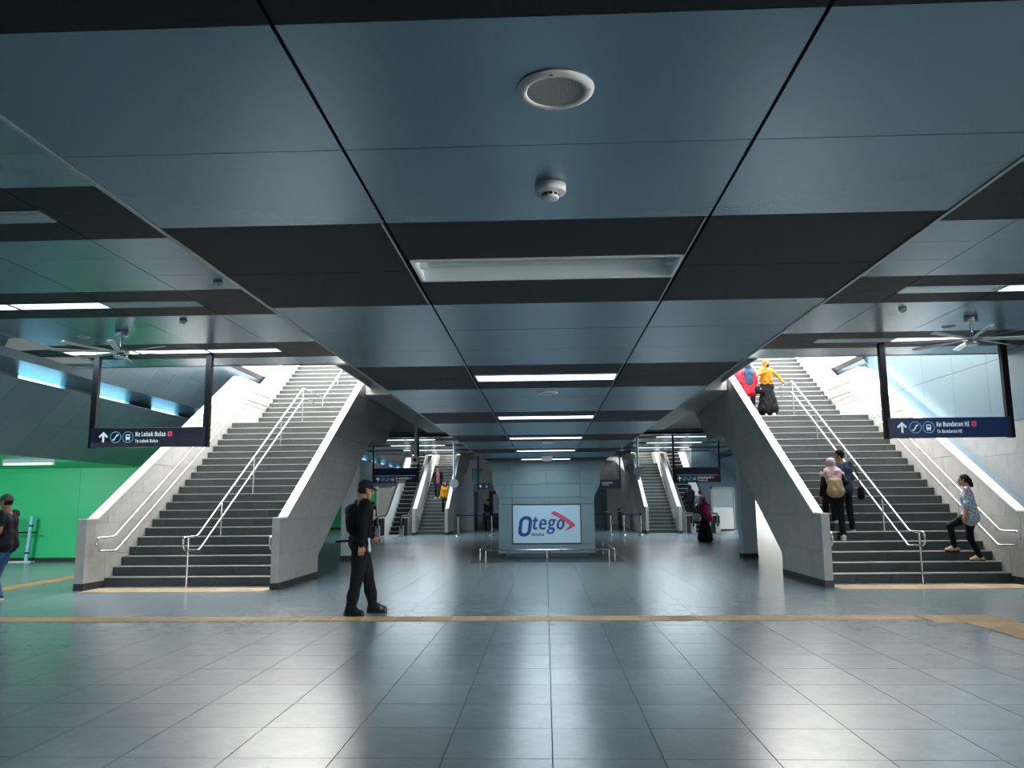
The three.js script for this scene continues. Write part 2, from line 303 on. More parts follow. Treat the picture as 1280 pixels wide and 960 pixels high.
// ---- sloping side walls with the window slot, both sides
function slanted(s, name, label, d0, d1, first) {
  const w = thing(name, label, 'wall', [0, 0, 0], { kind: 'structure' });
  const P = (l) => l.map(([x, y]) => [s * x, y]);
  part(w, 'lower_core', crossSolid(P([[10.985, 2.6], [9.8, 3.88], [10.9, 3.88], [11.3, 2.75]]), d0, d1), mats.voidDark);
  part(w, 'ledge', bx(s * 9.8, s * 10.9, 3.875, 3.89, d0, d1), mats.trim);
  part(w, 'slot_soffit', bx(s * 9.58, s * 10.75, 4.17, 4.19, d0, d1), mats.trim);
  part(w, 'upper_core', crossSolid(P([[9.59, 4.19], [8.74, 5.34], [8.74, 5.46], [10.75, 5.46], [10.75, 4.19]]), d0, d1), mats.voidDark);
  part(w, 'top_edge', bx(s * 8.7, s * 8.76, 5.33, 5.47, d0, d1), mats.black);
  for (let m = first - 2.75 * 12; m < d1; m += 2.75) { if (m + 2.75 < d0) continue;
    const a = Math.max(m, d0), b = Math.min(m + 1.62, d1), c = Math.min(m + 2.75, d1);
    if (b > a) part(w, 'window_pane', bx(s * 10.6, s * 10.61, 3.89, 4.17, a, b), mats.pane);
    if (c > Math.max(b, d0)) part(w, 'window_pier', bx(s * 10.57, s * 10.7, 3.89, 4.17, Math.max(b, d0), c), mats.slant[0]); }
  // cladding on the two sloping faces
  const lower = [V(s * 11, 2.58, 0), V(s * 9.79, 3.89, 0)], upper = [V(s * 9.57, 4.17, 0), V(s * 8.72, 5.33, 0)];
  for (const [a, b] of [lower, upper]) {
    const v = b.clone().sub(a), len = v.length(); v.normalize();
    const u = s < 0 ? V(0, 0, -1) : V(0, 0, 1), lo = s < 0 ? Math.max(d0, 8) : -d1, hi = s < 0 ? d1 : -Math.max(d0, 8);
    cladding(w, w, 'wall_panel', [[lo, 0], [hi, 0], [hi, len], [lo, len]], { du: 0.8, dv: len / 2 + 0.0001, gap: 0.006, thick: 0.012, mats: mats.slant, origin: a, u, v });
  }
  return w;
}
slanted(-1, 'wall_left', 'blue-grey panelled wall leaning inwards with a long slot of windows above the green corridor', -12, 62, 15.45);
slanted(1, 'wall_right', 'blue-grey panelled wall leaning inwards beyond the light blue wall', 21.9, 62, 23.5);
{
  // walls of the stairwells above the leaning panels
  const w = thing('wall_stairwell', 'plain white stairwell walls rising to daylight', 'wall', [0, 0, 0], { kind: 'structure' });
  part(w, 'wall_face', bx(-8.95, -8.75, 5.46, 7.9, 15.7, 33.4), mats.white);
  part(w, 'wall_face', bx(8.75, 8.95, 5.46, 7.9, 21.9, 33.4), mats.white);
  part(w, 'wall_face', bx(-8.95, -8.75, 5.46, 7.9, 45.4, 62), mats.white);
  part(w, 'wall_face', bx(8.75, 8.95, 5.46, 7.9, 45.4, 62), mats.white);
  part(w, 'wall_face', bx(-10.8, -8.7, 4.3, 7.4, -13, 15.7), mats.white);
}
{ // right wall: tiles below, tall blue-grey panels above
  const w = thing('wall_right', 'side wall of pale tiles below and tall glossy light blue panels above', 'wall', [0, 0, 0], { kind: 'structure' });
  part(w, 'wall_core', bx(8.845, 9.2, 0, 7.4, 6.5, 21.9), mats.cladCore);
  part(w, 'wall_core', bx(8.845, 9.2, 3.0, 7.4, -12.9, 6.5), mats.cladCore); // wide entrance to the street below it
  const O = V(8.845, 0, 0), u = V(0, 0, 1), v = V(0, 1, 0); // w = u x v = -x
  cladding(w, w, 'wall_tile', [[-21.9, 0], [-9, 0], [-9, 2.95], [-21.9, 2.95]], { du: 0.7, dv: 0.6, v0: -0.05, gap: 0.005, thick: 0.012, mats: mats.tile, origin: O, u, v, stagger: 0.35 });
  cladding(w, w, 'wall_panel', [[-21.9, 2.96], [-9, 2.96], [-9, 7.35], [-21.9, 7.35]], { du: 1.35, dv: 1.6, u0: -20.2, v0: 2.6, gap: 0.008, thick: 0.018, mats: mats.blueWall, origin: O, u, v });
  part(w, 'wall_near', bx(8.82, 8.845, 3.0, 4.3, -12.9, 9), mats.tile[0]);
  part(w, 'wall_near', bx(8.82, 9.2, 0, 3.0, -12.9, -4), mats.tile[0]);
  for (let k = 0; k < 2; k++) part(w, 'entrance_column', bx(8.84, 9.2, 0, 3.0, -0.7 + k * 3.5, -0.3 + k * 3.5), mats.column);
  part(w, 'wall_end', bx(8.82, 9.2, 2.0, 7.4, 21.9, 21.93), mats.blueWall[0]);
}
{ // back of the hall behind the camera and the ends
  const w = thing('wall_back', 'plain grey end wall of the hall', 'wall', [0, 0, 0], { kind: 'structure' });
  part(w, 'wall_face', bx(-18.3, 9.2, 0, 7.4, -13, -12.7), mats.plaster);
  part(w, 'wall_face', bx(-18.3, -18, 0, 2.9, -13, 62), mats.plaster);
}
{ // side corridor: green wall, green ceiling
  const w = thing('wall_corridor', 'bright green panelled wall closing the low side corridor', 'wall', [0, 0, 0], { kind: 'structure' });
  part(w, 'wall_core', bx(-18, -9.7, 0, 2.62, 22.34, 22.6), mats.greenPaint);
  cladding(w, w, 'wall_panel', [[-18, 0.1], [-9.7, 0.1], [-9.7, 2.62], [-18, 2.62]], { du: 4.3, dv: 1.066, v0: -0.006, u0: -17.5, gap: 0.006, thick: 0.014, mats: mats.green, origin: V(0, 0, -22.34), u: V(1, 0, 0), v: V(0, 1, 0) });
  part(w, 'baseboard', bx(-18, -9.7, 0, 0.11, 22.29, 22.34), mats.kick);
  const c = thing('ceiling_corridor', 'low green-tinted ceiling of the side corridor', 'ceiling', [0, 0, 0], { kind: 'structure' });
  part(c, 'ceiling_slab', bx(-18.2, -11, 2.6, 2.75, -13, 22.6), mats.greenPaint);
  part(c, 'ceiling_slab', bx(-18.2, -11, 2.6, 2.75, 22.6, 62), mats.plaster);
}

// ================================================================ LIGHT FITTINGS
const ORD = ['first', 'second', 'third', 'fourth', 'fifth'];
function lightFixture(x, y, d, w, dep, lit, label, group, power = TUBE_LIGHT) {
  const t = thing('light_fixture', label, 'ceiling light', [x, y, d], { group });
  const hw = w / 2, hd = dep / 2, e = 0.016;
  part(t, 'frame', merge([bx(-hw, hw, -0.006, 0.02, hd - e, hd), bx(-hw, hw, -0.006, 0.02, -hd, -hd + e), bx(-hw, -hw + e, -0.006, 0.02, -hd + e, hd - e), bx(hw - e, hw, -0.006, 0.02, -hd + e, hd - e)]), mats.fixture);
  const s = new THREE.Shape([[-hd + e, 0], [-hd + 0.08, 0.045], [-0.03, 0.045], [-0.02, 0.052], [0.02, 0.052], [0.03, 0.045], [hd - 0.08, 0.045], [hd - e, 0], [hd - e, 0.012], [hd - 0.06, 0.065], [-hd + 0.06, 0.065], [-hd + e, 0.012]].map(([a, b]) => new THREE.Vector2(a, b)));
  const g = new THREE.ExtrudeGeometry(s, { depth: w - 2 * e, bevelEnabled: false }); g.rotateY(Math.PI / 2); g.translate(-hw + e, 0, 0);
  part(t, 'reflector', merge([g, bx(-hw + e, -hw + e + 0.006, 0, 0.09, -hd + e, hd - e), bx(hw - e - 0.006, hw - e, 0, 0.09, -hd + e, hd - e)]), mats.reflector);
  if (lit) {
    part(t, 'glowing_diffuser', bx(-hw + e, hw - e, -0.002, 0.003, -hd + e, hd - e), mats.glow, 'glowing white diffuser');
    const l = new THREE.RectAreaLight(TUBE_COLOR, power, w - 0.06, dep - 0.05); l.position.set(0, -0.012, 0); l.rotation.x = -Math.PI / 2; t.add(l);
  } else {
    const c = new THREE.CylinderGeometry(0.013, 0.013, w - 0.12, 10); c.rotateZ(Math.PI / 2); c.translate(0, 0.03, 0); part(t, 'tube', c, mats.tubeOff, 'unlit tube');
    for (const q of [-1, 1]) part(t, 'tube_holder', bx(q * (hw - 0.06), q * (hw - 0.02), 0.012, 0.046, -0.02, 0.02), mats.fixture);
  }
  return t;
}
lightFixture(0, HC, zc, 1.3, 0.36, false, 'unlit rectangular ceiling light with open reflector in the dropped ceiling', null);
for (let k = 1; k < 6; k++) lightFixture(0, HC, zc + pitchC * k, 1.3, 0.34, true, 'glowing light of the dropped ceiling, ' + ORD[k - 1] + ' beyond the unlit one', 'lit lights of the dropped ceiling');
const colMid = (i) => (colX[i] + colX[i + 1]) / 2;
for (let k = 0; k < 3; k++) for (let i = 2; i < 5; i++) for (const s of [-1, 1]) {
  const lit = s < 0 ? (k === 0 ? i > 2 : k === 1 ? i > 2 : true) : (k === 0 ? i === 4 : i === 3);
  const where = s < 0 ? 'ceiling beside green corridor' : 'ceiling beside light blue wall';
  lightFixture(s * colMid(i), HS, LS(k), 1.3, 0.31, lit, (lit ? 'glowing' : 'unlit') + ' light in ' + where + ', ' + ORD[2 - k] + ' row from stairs, ' + ORD[i - 2] + ' from centre', 'lights of the ' + where);
}
for (let k = 0; k < 3; k++) for (let i = 2; i < 4; i++) for (const s of [-1, 1]) {
  const where = s < 0 ? 'far ceiling over empty escalator' : 'far ceiling over crowded escalator';
  lightFixture(s * colMid(i), HS, 34.9 + 3.43 * k, 1.3, 0.31, true, 'glowing light in ' + where + ', ' + ORD[2 - k] + ' row from stairs, ' + ORD[i - 2] + ' from centre', 'lights of the ' + where, TUBE_LIGHT * 2.5);
}
{ // bare tube lights under the corridor ceiling
  const spots = [[-11.95, 18.1], [-14.6, 18.1], [-14.0, 13.0], [-14.0, 8.0], [-14.0, 3.0]];
  spots.forEach(([x, d], i) => {
    const t = thing('tube_light', ['slim glowing tube light of the green corridor next to the stair parapet', 'slim glowing tube light of the green corridor above the blue post', 'slim tube light of the green corridor, second row from the green wall', 'slim tube light of the green corridor, third row from the green wall', 'slim tube light of the green corridor, fourth row from the green wall'][i], 'tube light', [x, 2.5, d], { group: 'tube lights of the green corridor' });
    part(t, 'housing', bx(-0.62, 0.62, 0.03, 0.1, -0.03, 0.03), mats.fixture);
    const c = new THREE.CylinderGeometry(0.02, 0.02, 1.16, 10); c.rotateZ(Math.PI / 2); part(t, 'glowing_tube', c, mats.glow, 'glowing tube');
    for (const q of [-1, 1]) part(t, 'end_cap', bx(q * 0.58, q * 0.62, -0.025, 0.03, -0.025, 0.025), mats.fixture);
    const l = new THREE.RectAreaLight(TUBE_COLOR, i ? 330 : 90, 1.15, 0.05); l.position.set(0, -0.03, -0.02); l.rotation.x = -Math.PI / 4; t.add(l);
  });
}

// ================================================================ STAIRS
const RISE = 0.1775, GO = 0.295;
function staircase({ s, d0, xin, xout, tiles, label, n2 = 20, who }) {
  const t = thing('staircase', label, 'staircase', [s * (xin + xout) / 2, 0, d0]);
  const X = (x) => s * x, N1 = 21, landY = N1 * RISE, d1 = d0 + 7.6;
  const nose = (i) => (i < N1 ? [d0 + i * GO, (i + 1) * RISE] : [d1 + (i - N1) * GO, (i + 1) * RISE]);
  const w = xout - xin;
  for (let i = 0; i < N1 + n2; i++) {
    const [d, y] = nose(i), back = i === N1 - 1 ? d1 + 0.05 : d + GO + 0.05;
    const st = wpart(t, t, 'step', merge([bx(X(xin), X(xout), y - 0.03, y, d + 0.03, back), bx(X(xin), X(xout), y - RISE - 0.02, y - 0.03, d + 0.03, back)]), mats.step);
    wpart(t, st, 'nosing', bx(X(xin), X(xout), y - 0.014, y + 0.003, d - 0.01, d + 0.03), mats.nosing);
    if (tiles) {
      const off = [0, 0.22, 0.43][i % 3]; let x = xin - off;
      while (x < xout) { const a = Math.max(x, xin), b = Math.min(x + 0.64, xout); if (b - a > 0.03) wpart(t, st, 'riser_tile', bx(X(a + 0.002), X(b - 0.002), y - RISE + 0.004, y - 0.021, d, d + 0.03), mats.riser[Math.floor(rnd() * 3)]); x += 0.64; }
    } else wpart(t, st, 'riser', bx(X(xin), X(xout), y - RISE + 0.004, y - 0.021, d, d + 0.03), mats.riser[i % 3]);
  }
  const k = RISE / GO, dEnd = d1 + n2 * GO + 0.6, yEnd = 5.03 + 0.58 * (dEnd - d0 - 8.25);
  // sloping slab under the steps
  wpart(t, t, 'stair_slab', sideSolid([[d0 + 0.05, 0], [d0 + 1.8, 0], [d0 + 1.8, 0.45], [d0 + 6.8, 3.31], [d0 + 8.8, 3.31], [dEnd, 3.31 + 0.573 * (dEnd - d0 - 8.8)], [dEnd, landY + k * (dEnd - d1) - 0.25], [d1, landY - 0.22], [d0 + 20 * GO, landY - 0.22], [d0 + 0.1, 0.01]], X(xin + 0.01), X(xout - 0.01)), mats.cladCore);
  const poly = [[d0 - 0.7, 0], [d0 + 1.8, 0], [d0 + 1.8, 0.45], [d0 + 6.8, 3.31], [d0 + 8.8, 3.31], [dEnd, 3.31 + 0.573 * (dEnd - d0 - 8.8)], [dEnd, yEnd], [d0 + 8.25, 5.03], [d0 + 6.3, 5.03], [d0 - 0.35, 1.27], [d0 - 0.7, 1.27]];
  const full = [[d0 - 0.7, 0], [dEnd, 0], [dEnd, yEnd], [d0 + 8.25, 5.03], [d0 + 6.3, 5.03], [d0 - 0.35, 1.27], [d0 - 0.7, 1.27]];
  // the two parapets: inner (towards the middle of the hall) and outer
  for (const [a, b, which] of [[xin - 0.15, xin, 'inner'], [xout, xout + 0.17, 'outer']]) {
    const pw = wpart(t, t, 'parapet', sideSolid(poly, X(a + 0.013), X(b - 0.013)), mats.cladCore);
    const lift = poly.map(([d, y]) => [d, y]);
    const cell = which === 'inner' ? { du: 1.25, dv: 0.62 } : { du: 0.85, dv: 0.6 };
    if (!tiles) { cell.du = 1.8; cell.dv = 0.9; }
    const lo = poly.map(([d, y]) => [d, Math.max(y, y < 0.2 ? 0.12 : 0)]);
    // face towards +x at xmax, face towards -x at xmin
    const xmin = Math.min(X(a), X(b)), xmax = Math.max(X(a), X(b));
    cladding(t, pw, 'wall_panel', lo, { ...cell, gap: 0.009, thick: 0.012, mats: mats.clad, origin: V(xmax - 0.013, 0, 0), u: V(0, 0, -1), v: V(0, 1, 0), u0: d0, stagger: cell.du / 2 });
    cladding(t, pw, 'wall_panel', lo.map(([d, y]) => [-d, y]), { ...cell, gap: 0.009, thick: 0.012, mats: mats.clad, origin: V(xmin + 0.013, 0, 0), u: V(0, 0, 1), v: V(0, 1, 0), u0: -d0, stagger: cell.du / 2 });
    for (const [y0, y1] of [[0.12, 0.62], [0.625, 1.27]]) wpart(t, pw, 'end_panel', bx(xmin + 0.002, xmax - 0.002, y0, y1, d0 - 0.715, d0 - 0.7), mats.clad[0]);
    const tp = [[d0 - 0.35, 1.27], [d0 + 6.3, 5.03], [d0 + 8.25, 5.03], [dEnd, yEnd]];
    wpart(t, pw, 'cap', merge([sideSolid([...tp, ...tp.slice().reverse().map(([d, y]) => [d, y + 0.03])], xmin - 0.012, xmax + 0.012), bx(xmin - 0.004, xmax + 0.004, 1.27, 1.285, d0 - 0.72, d0 - 0.34)]), mats.cap, 'white sloping cap');
    wpart(t, pw, 'kick_plate', merge([bx(xmin - 0.006, xmax + 0.006, 0, 0.118, d0 - 0.72, d0 + 1.8)]), mats.kick, 'black kick plate');
  }
  return { nose, d1, landY };
}
const stairL = staircase({ s: -1, d0: 15.3, xin: 5.0, xout: 8.45, tiles: true, label: 'wide stone staircase with white parapets beside the green corridor' });
const stairR = staircase({ s: 1, d0: 15.3, xin: 5.0, xout: 8.45, tiles: true, label: 'wide stone staircase with white parapets beside the light blue wall' });
staircase({ s: -1, d0: 40.5, xin: 5.0, xout: 6.45, tiles: false, n2: 20, label: 'narrow far staircase with two people coming down, next to an escalator' });
staircase({ s: 1, d0: 40.5, xin: 5.0, xout: 6.45, tiles: false, n2: 20, label: 'narrow empty far staircase next to the escalator carrying people up' });
// infill between the right parapet and the wall
single('infill_cap', sideSolid([[14.95, 1.24], [21.6, 5.0], [21.9, 5.0], [21.9, 4.9], [15.0, 1.1]], 8.635, 8.828), mats.blueWall[0], 'sloping blue-grey strip filling the gap between parapet and light blue wall', 'trim', null, 'structure');

// ---- handrails: two bars looped together at the foot
function handrail(x, d0, label, o) {
  const t = thing('handrail', label, 'handrail', [x, 0, d0]);
  const dx = o.wall || 0, up = [[d0 - 0.5, 0.93], [d0 + 0.08, 0.93], [d0 + 6.5, 4.72], [d0 + 8.55, 4.72], [d0 + 13.2, 7.35]], dn = up.map(([d, y], i) => [d + (i ? 0.1 : 0.06), y - (i ? 0.27 : 0.24)]);
  const r = 0.02;
  wpart(t, t, 'rail', bar([D(x, 0.81, d0 - 0.52), ...up.map(([d, y]) => D(x, y, d))], r, 0.09), mats.chrome);
  wpart(t, t, 'rail', bar([D(x, 0.81, d0 - 0.52), ...dn.map(([d, y]) => D(x, y, d))], r, 0.09), mats.chrome);
  const topAt = (d) => { for (let i = 0; i + 1 < up.length; i++) if (d <= up[i + 1][0]) { const [a, b] = [up[i], up[i + 1]]; return a[1] + (b[1] - a[1]) * (d - a[0]) / (b[0] - a[0]); } return up[4][1]; };
  const floorAt = (d) => (d < d0 ? 0 : d < d0 + 20 * GO ? (Math.floor((d - d0) / GO) + 1) * RISE : d < d0 + 7.6 ? 21 * RISE : 21 * RISE + (Math.floor((d - d0 - 7.6) / GO) + 1) * RISE);
  if (!o.wall) for (const d of o.posts) wpart(t, t, 'post', cyl(x, floorAt(d) + 0.002, topAt(d) - 0.01, d, 0.019, 10), mats.chrome);
  else for (let d = d0 + 0.2; d < d0 + 12.5; d += 1.4) { const y = topAt(d + 0.1) - 0.3; wpart(t, t, 'bracket', bar([D(x, topAt(d) - 0.01, d), D(x, topAt(d) - 0.07, d), D(x + dx, topAt(d) - 0.09, d)], 0.008, 0.02, 6), mats.chrome); }
  return t;
}
const posts = (d0) => [d0 - 0.3, d0 + 1.2, d0 + 2.95, d0 + 4.75, d0 + 6.5, d0 + 8.5, d0 + 10.2, d0 + 12];
handrail(-6.72, 15.3, 'double chrome handrail on posts down the middle of the stairs beside the green corridor', { posts: posts(15.3) });
handrail(6.72, 15.3, 'double chrome handrail on posts down the middle of the stairs beside the light blue wall', { posts: posts(15.3) });
handrail(-8.36, 15.3, 'double chrome wall handrail on the parapet next to the green corridor', { wall: -0.1 });
handrail(8.36, 15.3, 'double chrome wall handrail on the parapet next to the light blue wall', { wall: 0.1 });
handrail(-5.1, 15.3, 'double chrome wall handrail inside the inner parapet of the stairs beside the green corridor', { wall: 0.1 });
handrail(5.1, 15.3, 'double chrome wall handrail inside the inner parapet of the stairs beside the light blue wall', { wall: -0.1 });
handrail(-6.36, 40.5, 'double wall handrail of the narrow far staircase with people coming down', { wall: -0.09 });
handrail(6.36, 40.5, 'double wall handrail of the narrow empty far staircase', { wall: 0.09 });

// ================================================================ ESCALATORS
function escalator(s, label) {
  const xa = 6.72, xb = 8.2, d0 = 38.7, t = thing('escalator', label, 'escalator', [s * (xa + xb) / 2, 0, d0]);
  const X = (x) => s * x, sl = Math.tan(Math.PI / 6), run = 12.5, top = d0 + 1.6 + run;
  const prof = (lift) => [[d0, lift], [d0 + 1.5, lift], [d0 + 2.1, lift + 0.18], [top, lift + 0.18 + (top - d0 - 2.1) * sl]];
  // steps
  const xi = xa + 0.32, xo = xb - 0.32;
  wpart(t, t, 'landing_plate', bx(X(xa + 0.05), X(xb - 0.05), 0.002, 0.012, d0 - 0.6, d0 + 1.0), mats.steel);
  for (let i = 0; i < 30; i++) { const d = d0 + 1.0 + i * 0.4, y = Math.max(0.02, (d - d0 - 1.6) * sl + 0.05); const st = wpart(t, t, 'escalator_step', bx(X(xi), X(xo), y - 0.25, y, d, d + 0.45), mats.black); wpart(t, st, 'step_edge', bx(X(xi), X(xo), y - 0.025, y + 0.004, d - 0.012, d + 0.02), mats.steel); }
  for (const [a, b] of [[xa + 0.02, xi], [xo, xb - 0.02]]) {
    const lo = prof(-0.2), hi = prof(0.32);
    wpart(t, t, 'skirt', sideSolid([[d0, 0], ...hi.slice(0), [top, hi[3][1] - 0.6], [d0 + 2.6, 0]], X(a + 0.12), X(b)), mats.offwhite);
    const c = (a + b) / 2, g = prof(0.3), h = prof(0.92);
    wpart(t, t, 'balustrade', sideSolid([...g, ...h.slice().reverse(), [d0 - 0.25, 0.75], [d0 - 0.3, 0.55], [d0 - 0.15, 0.35]], X(c - 0.03), X(c + 0.03)), mats.offwhite);
    const path = [D(X(c), 0.3, d0 + 0.3), D(X(c), 0.3, d0 - 0.28), D(X(c), 0.62, d0 - 0.42), D(X(c), 0.94, d0 - 0.2), ...h.map(([d, y]) => D(X(c), y + 0.02, d))];
    wpart(t, t, 'handrail_belt', bar(path, 0.05, 0.16, 8), mats.rubber, 'black rubber handrail belt');
    wpart(t, t, 'newel', merge([bx(X(c - 0.11), X(c + 0.11), 0, 0.85, d0 - 0.25, d0 + 0.8)]), mats.black, 'black newel cover');
    wpart(t, t, 'newel_panel', rbx(X(c - 0.12), X(c + 0.12), 0.02, 0.5, d0 - 0.34, d0 - 0.24, 0.04), mats.steel);
  }
  const outer = [[d0 + 0.4, 0], [top, hiY(top)], [top, hiY(top) + 0.9], [d0 + 2.1, 0.55], [d0 + 0.4, 0.4]];
  function hiY(d) { return (d - d0 - 2.1) * sl - 0.2; }
  wpart(t, t, 'truss_cladding', sideSolid([[d0 + 0.3, 0], [d0 + 2.4, 0], [top, hiY(top)], [top, hiY(top) + 0.95], [d0 + 2.1, 0.6], [d0 + 0.3, 0.42]], X(xb - 0.12), X(xb)), mats.clad[0]);
  return t;
}
escalator(-1, 'far escalator with black handrails next to the staircase with people coming down');
escalator(1, 'far escalator with black handrails carrying people up next to the empty staircase');

// ================================================================ ADVERTISING PILLAR
{
  const p = thing('pillar', 'blue-grey metal-clad pillar widening up to the dropped ceiling, with an advertising screen', 'pillar', [0, 0, 22.6]);
  const half = [[1.33, 0.13], [1.33, 1.66], [1.51, 2.03], [1.51, 2.4], [1.68, 2.66]];
  const outline = [...half.map(([x, y]) => [-x, y]).reverse(), ...half];
  part(p, 'core', crossSolid(outline.map(([x, y]) => [x * 0.992, y]), 0.02, 7), mats.cladCore);
  part(p, 'plinth', bx(-1.17, 1.17, 0, 0.13, 0.25, 6.8), mats.pylon[0]);
  // front panels
  const rows = [[0.13, 0.38], [0.38, 1.48], [1.48, 1.66], [1.66, 2.03], [2.03, 2.4], [2.4, 2.65]];
  const cols = [-2, -0.95, 0, 0.95, 2];
  rows.forEach(([y0, y1], r) => cols.slice(0, -1).forEach((x0, c) => {
    const x1 = cols[c + 1]; let q = clip(outline, 1, y0 + 0.006, true); q = clip(q, 1, y1 - 0.006, false); q = clip(q, 0, x0 + 0.006, true); q = clip(q, 0, x1 - 0.006, false);
    if (q.length < 3 || area(q) < 0.003 || (r === 1 && (c === 1 || c === 2))) return;
    part(p, 'metal_panel', crossSolid(q, -0.012, 0.02), mats.pylon[Math.floor(rnd() * 3)]);
  }));
  for (const s of [-1, 1]) half.slice(0, -1).forEach(([x, y], i) => { const [x2, y2] = half[i + 1]; part(p, 'side_panel', crossSolid([[s * (x - 0.02), y + 0.003], [s * x, y + 0.003], [s * x2, y2 - 0.003], [s * (x2 - 0.02), y2 - 0.003]], 0.02, 7), mats.pylon[1]); });
  part(p, 'screen_frame', merge([bx(-0.96, 0.96, 0.385, 0.41, -0.03, 0.02), bx(-0.96, 0.96, 1.45, 1.475, -0.03, 0.02), bx(-0.96, -0.935, 0.41, 1.45, -0.03, 0.02), bx(0.935, 0.96, 0.41, 1.45, -0.03, 0.02)]), mats.kick);
  // screen print
  const cv = document.createElement('canvas'); cv.width = 1024; cv.height = 576; const k = cv.getContext('2d');
  k.fillStyle = '#9dbdd0'; k.fillRect(0, 0, 1024, 576);
  const word = (txt, x, y, w, h, px) => { k.font = 'bold ' + px + 'px sans-serif'; const m = k.measureText(txt); k.save(); k.translate(x, y); k.transform(1, 0, -0.14, 1, 0, 0); k.scale(w / m.width, h / (m.actualBoundingBoxAscent || px * 0.72)); k.fillText(txt, 0, 0); k.restore(); };
  k.fillStyle = '#24407c'; k.lineJoin = 'round'; k.save(); k.translate(185, 322); k.transform(1, 0, -0.14, 1, 0, 0); k.lineWidth = 52; k.strokeStyle = '#24407c'; k.beginPath(); k.roundRect(-72, -130, 144, 260, 66); k.stroke(); k.restore();
  word('tego', 275, 372, 510, 190, 240); k.fillStyle = '#1b3060'; word('Media', 272, 470, 200, 50, 66);
  k.fillStyle = '#b04a62'; k.beginPath(); k.moveTo(588, 140); k.quadraticCurveTo(580, 100, 640, 98); k.quadraticCurveTo(800, 170, 935, 290); k.quadraticCurveTo(960, 312, 925, 332); k.quadraticCurveTo(850, 380, 765, 405); k.quadraticCurveTo(840, 350, 862, 310); k.quadraticCurveTo(730, 200, 588, 140); k.fill();
  const tx = new THREE.CanvasTexture(cv); tx.colorSpace = THREE.SRGBColorSpace;
  const sm = new THREE.MeshStandardMaterial({ map: tx, roughness: 0.3, emissive: 0xffffff, emissiveMap: tx, emissiveIntensity: 0.05 });
  const g = new THREE.PlaneGeometry(1.87, 1.04); g.translate(0, 0.93, 0.018);
  part(p, 'screen', bx(-0.935, 0.935, 0.41, 1.45, -0.012, 0.02), mats.black); part(p, 'screen_picture', g, sm, 'screen showing blue lettering and a red arrow');
}
// low chrome rails round the pillar on a dark mat
single('floor_mat', bx(-2.0, 2.0, 0, 0.004, 20.95, 23.6), mats.kick, 'dark floor border around the pillar', 'mat', null, 'structure');
function lowRail(pts, postsAt, label) {
  const t = thing('low_rail', label, 'barrier rail', [pts[0][0], 0, pts[0][1]]);
  wpart(t, t, 'rail', bar(pts.map(([x, d]) => D(x, 0.3, d)), 0.024, 0.05), mats.chrome);
  for (const [x, d] of postsAt) { wpart(t, t, 'post', cyl(x, 0, 0.3, d, 0.022, 12), mats.chrome); wpart(t, t, 'post_flange', cyl(x, 0, 0.012, d, 0.045, 14), mats.chrome); }
}
lowRail([[-1.63, 21.2], [1.63, 21.2]], [[-1.6, 21.2], [0, 21.2], [1.6, 21.2]], 'low chrome rail across the front of the advertising pillar');
lowRail([[-1.76, 21.35], [-1.72, 25.4]], [[-1.76, 21.4], [-1.74, 23.3], [-1.72, 25.3]], 'low chrome rail along the pillar side nearer the guard');
lowRail([[1.76, 21.35], [1.72, 25.4]], [[1.76, 21.4], [1.74, 23.3], [1.72, 25.3]], 'low chrome rail along the pillar side nearer the woman in magenta');

// ================================================================ COLUMNS UNDER THE LANDINGS
for (const s of [-1, 1]) {
  const t = thing('column', s < 0 ? 'square pale blue column behind the guard under the stair landing' : 'square pale blue column under the landing of the stairs beside the light blue wall', 'column', [s * 5.47, 0, 22.4]);
  part(t, 'shaft', rbx(-0.2, 0.2, 0.1, 3.4, -0.2, 0.2, 0.012), mats.column); part(t, 'base', bx(-0.205, 0.205, 0, 0.12, -0.205, 0.205), mats.kick, 'black base');
}

// ================================================================ SIGNS
function signCanvas(w, h, draw, base) { const cv = document.createElement('canvas'); cv.width = w; cv.height = h; const k = cv.getContext('2d'); k.fillStyle = base; k.fillRect(0, 0, w, h); draw(k, w, h); const t = new THREE.CanvasTexture(cv); t.colorSpace = THREE.SRGBColorSpace; t.magFilter = THREE.LinearFilter; return t; }
function arrowUp(k, x, y, r) { k.strokeStyle = k.fillStyle = '#e6f1f6'; k.lineWidth = r * 0.42; k.lineCap = 'butt'; k.beginPath(); k.moveTo(x, y + r); k.lineTo(x, y - r * 0.7); k.stroke(); k.lineWidth = r * 0.38; k.beginPath(); k.moveTo(x - r * 0.82, y - r * 0.02); k.lineTo(x, y - r * 0.82); k.lineTo(x + r * 0.82, y - r * 0.02); k.stroke(); }
function ring(k, x, y, r) { k.strokeStyle = '#5cb6df'; k.lineWidth = r * 0.12; k.beginPath(); k.arc(x, y, r, 0, 7); k.stroke(); }
function stairsIcon(k, x, y, r) { ring(k, x, y, r); k.strokeStyle = '#e6f1f6'; k.lineWidth = r * 0.2; k.beginPath(); k.moveTo(x - r * 0.6, y + r * 0.5); k.lineTo(x - r * 0.3, y + r * 0.5); k.lineTo(x + r * 0.25, y - r * 0.4); k.lineTo(x + r * 0.55, y - r * 0.4); k.stroke(); }
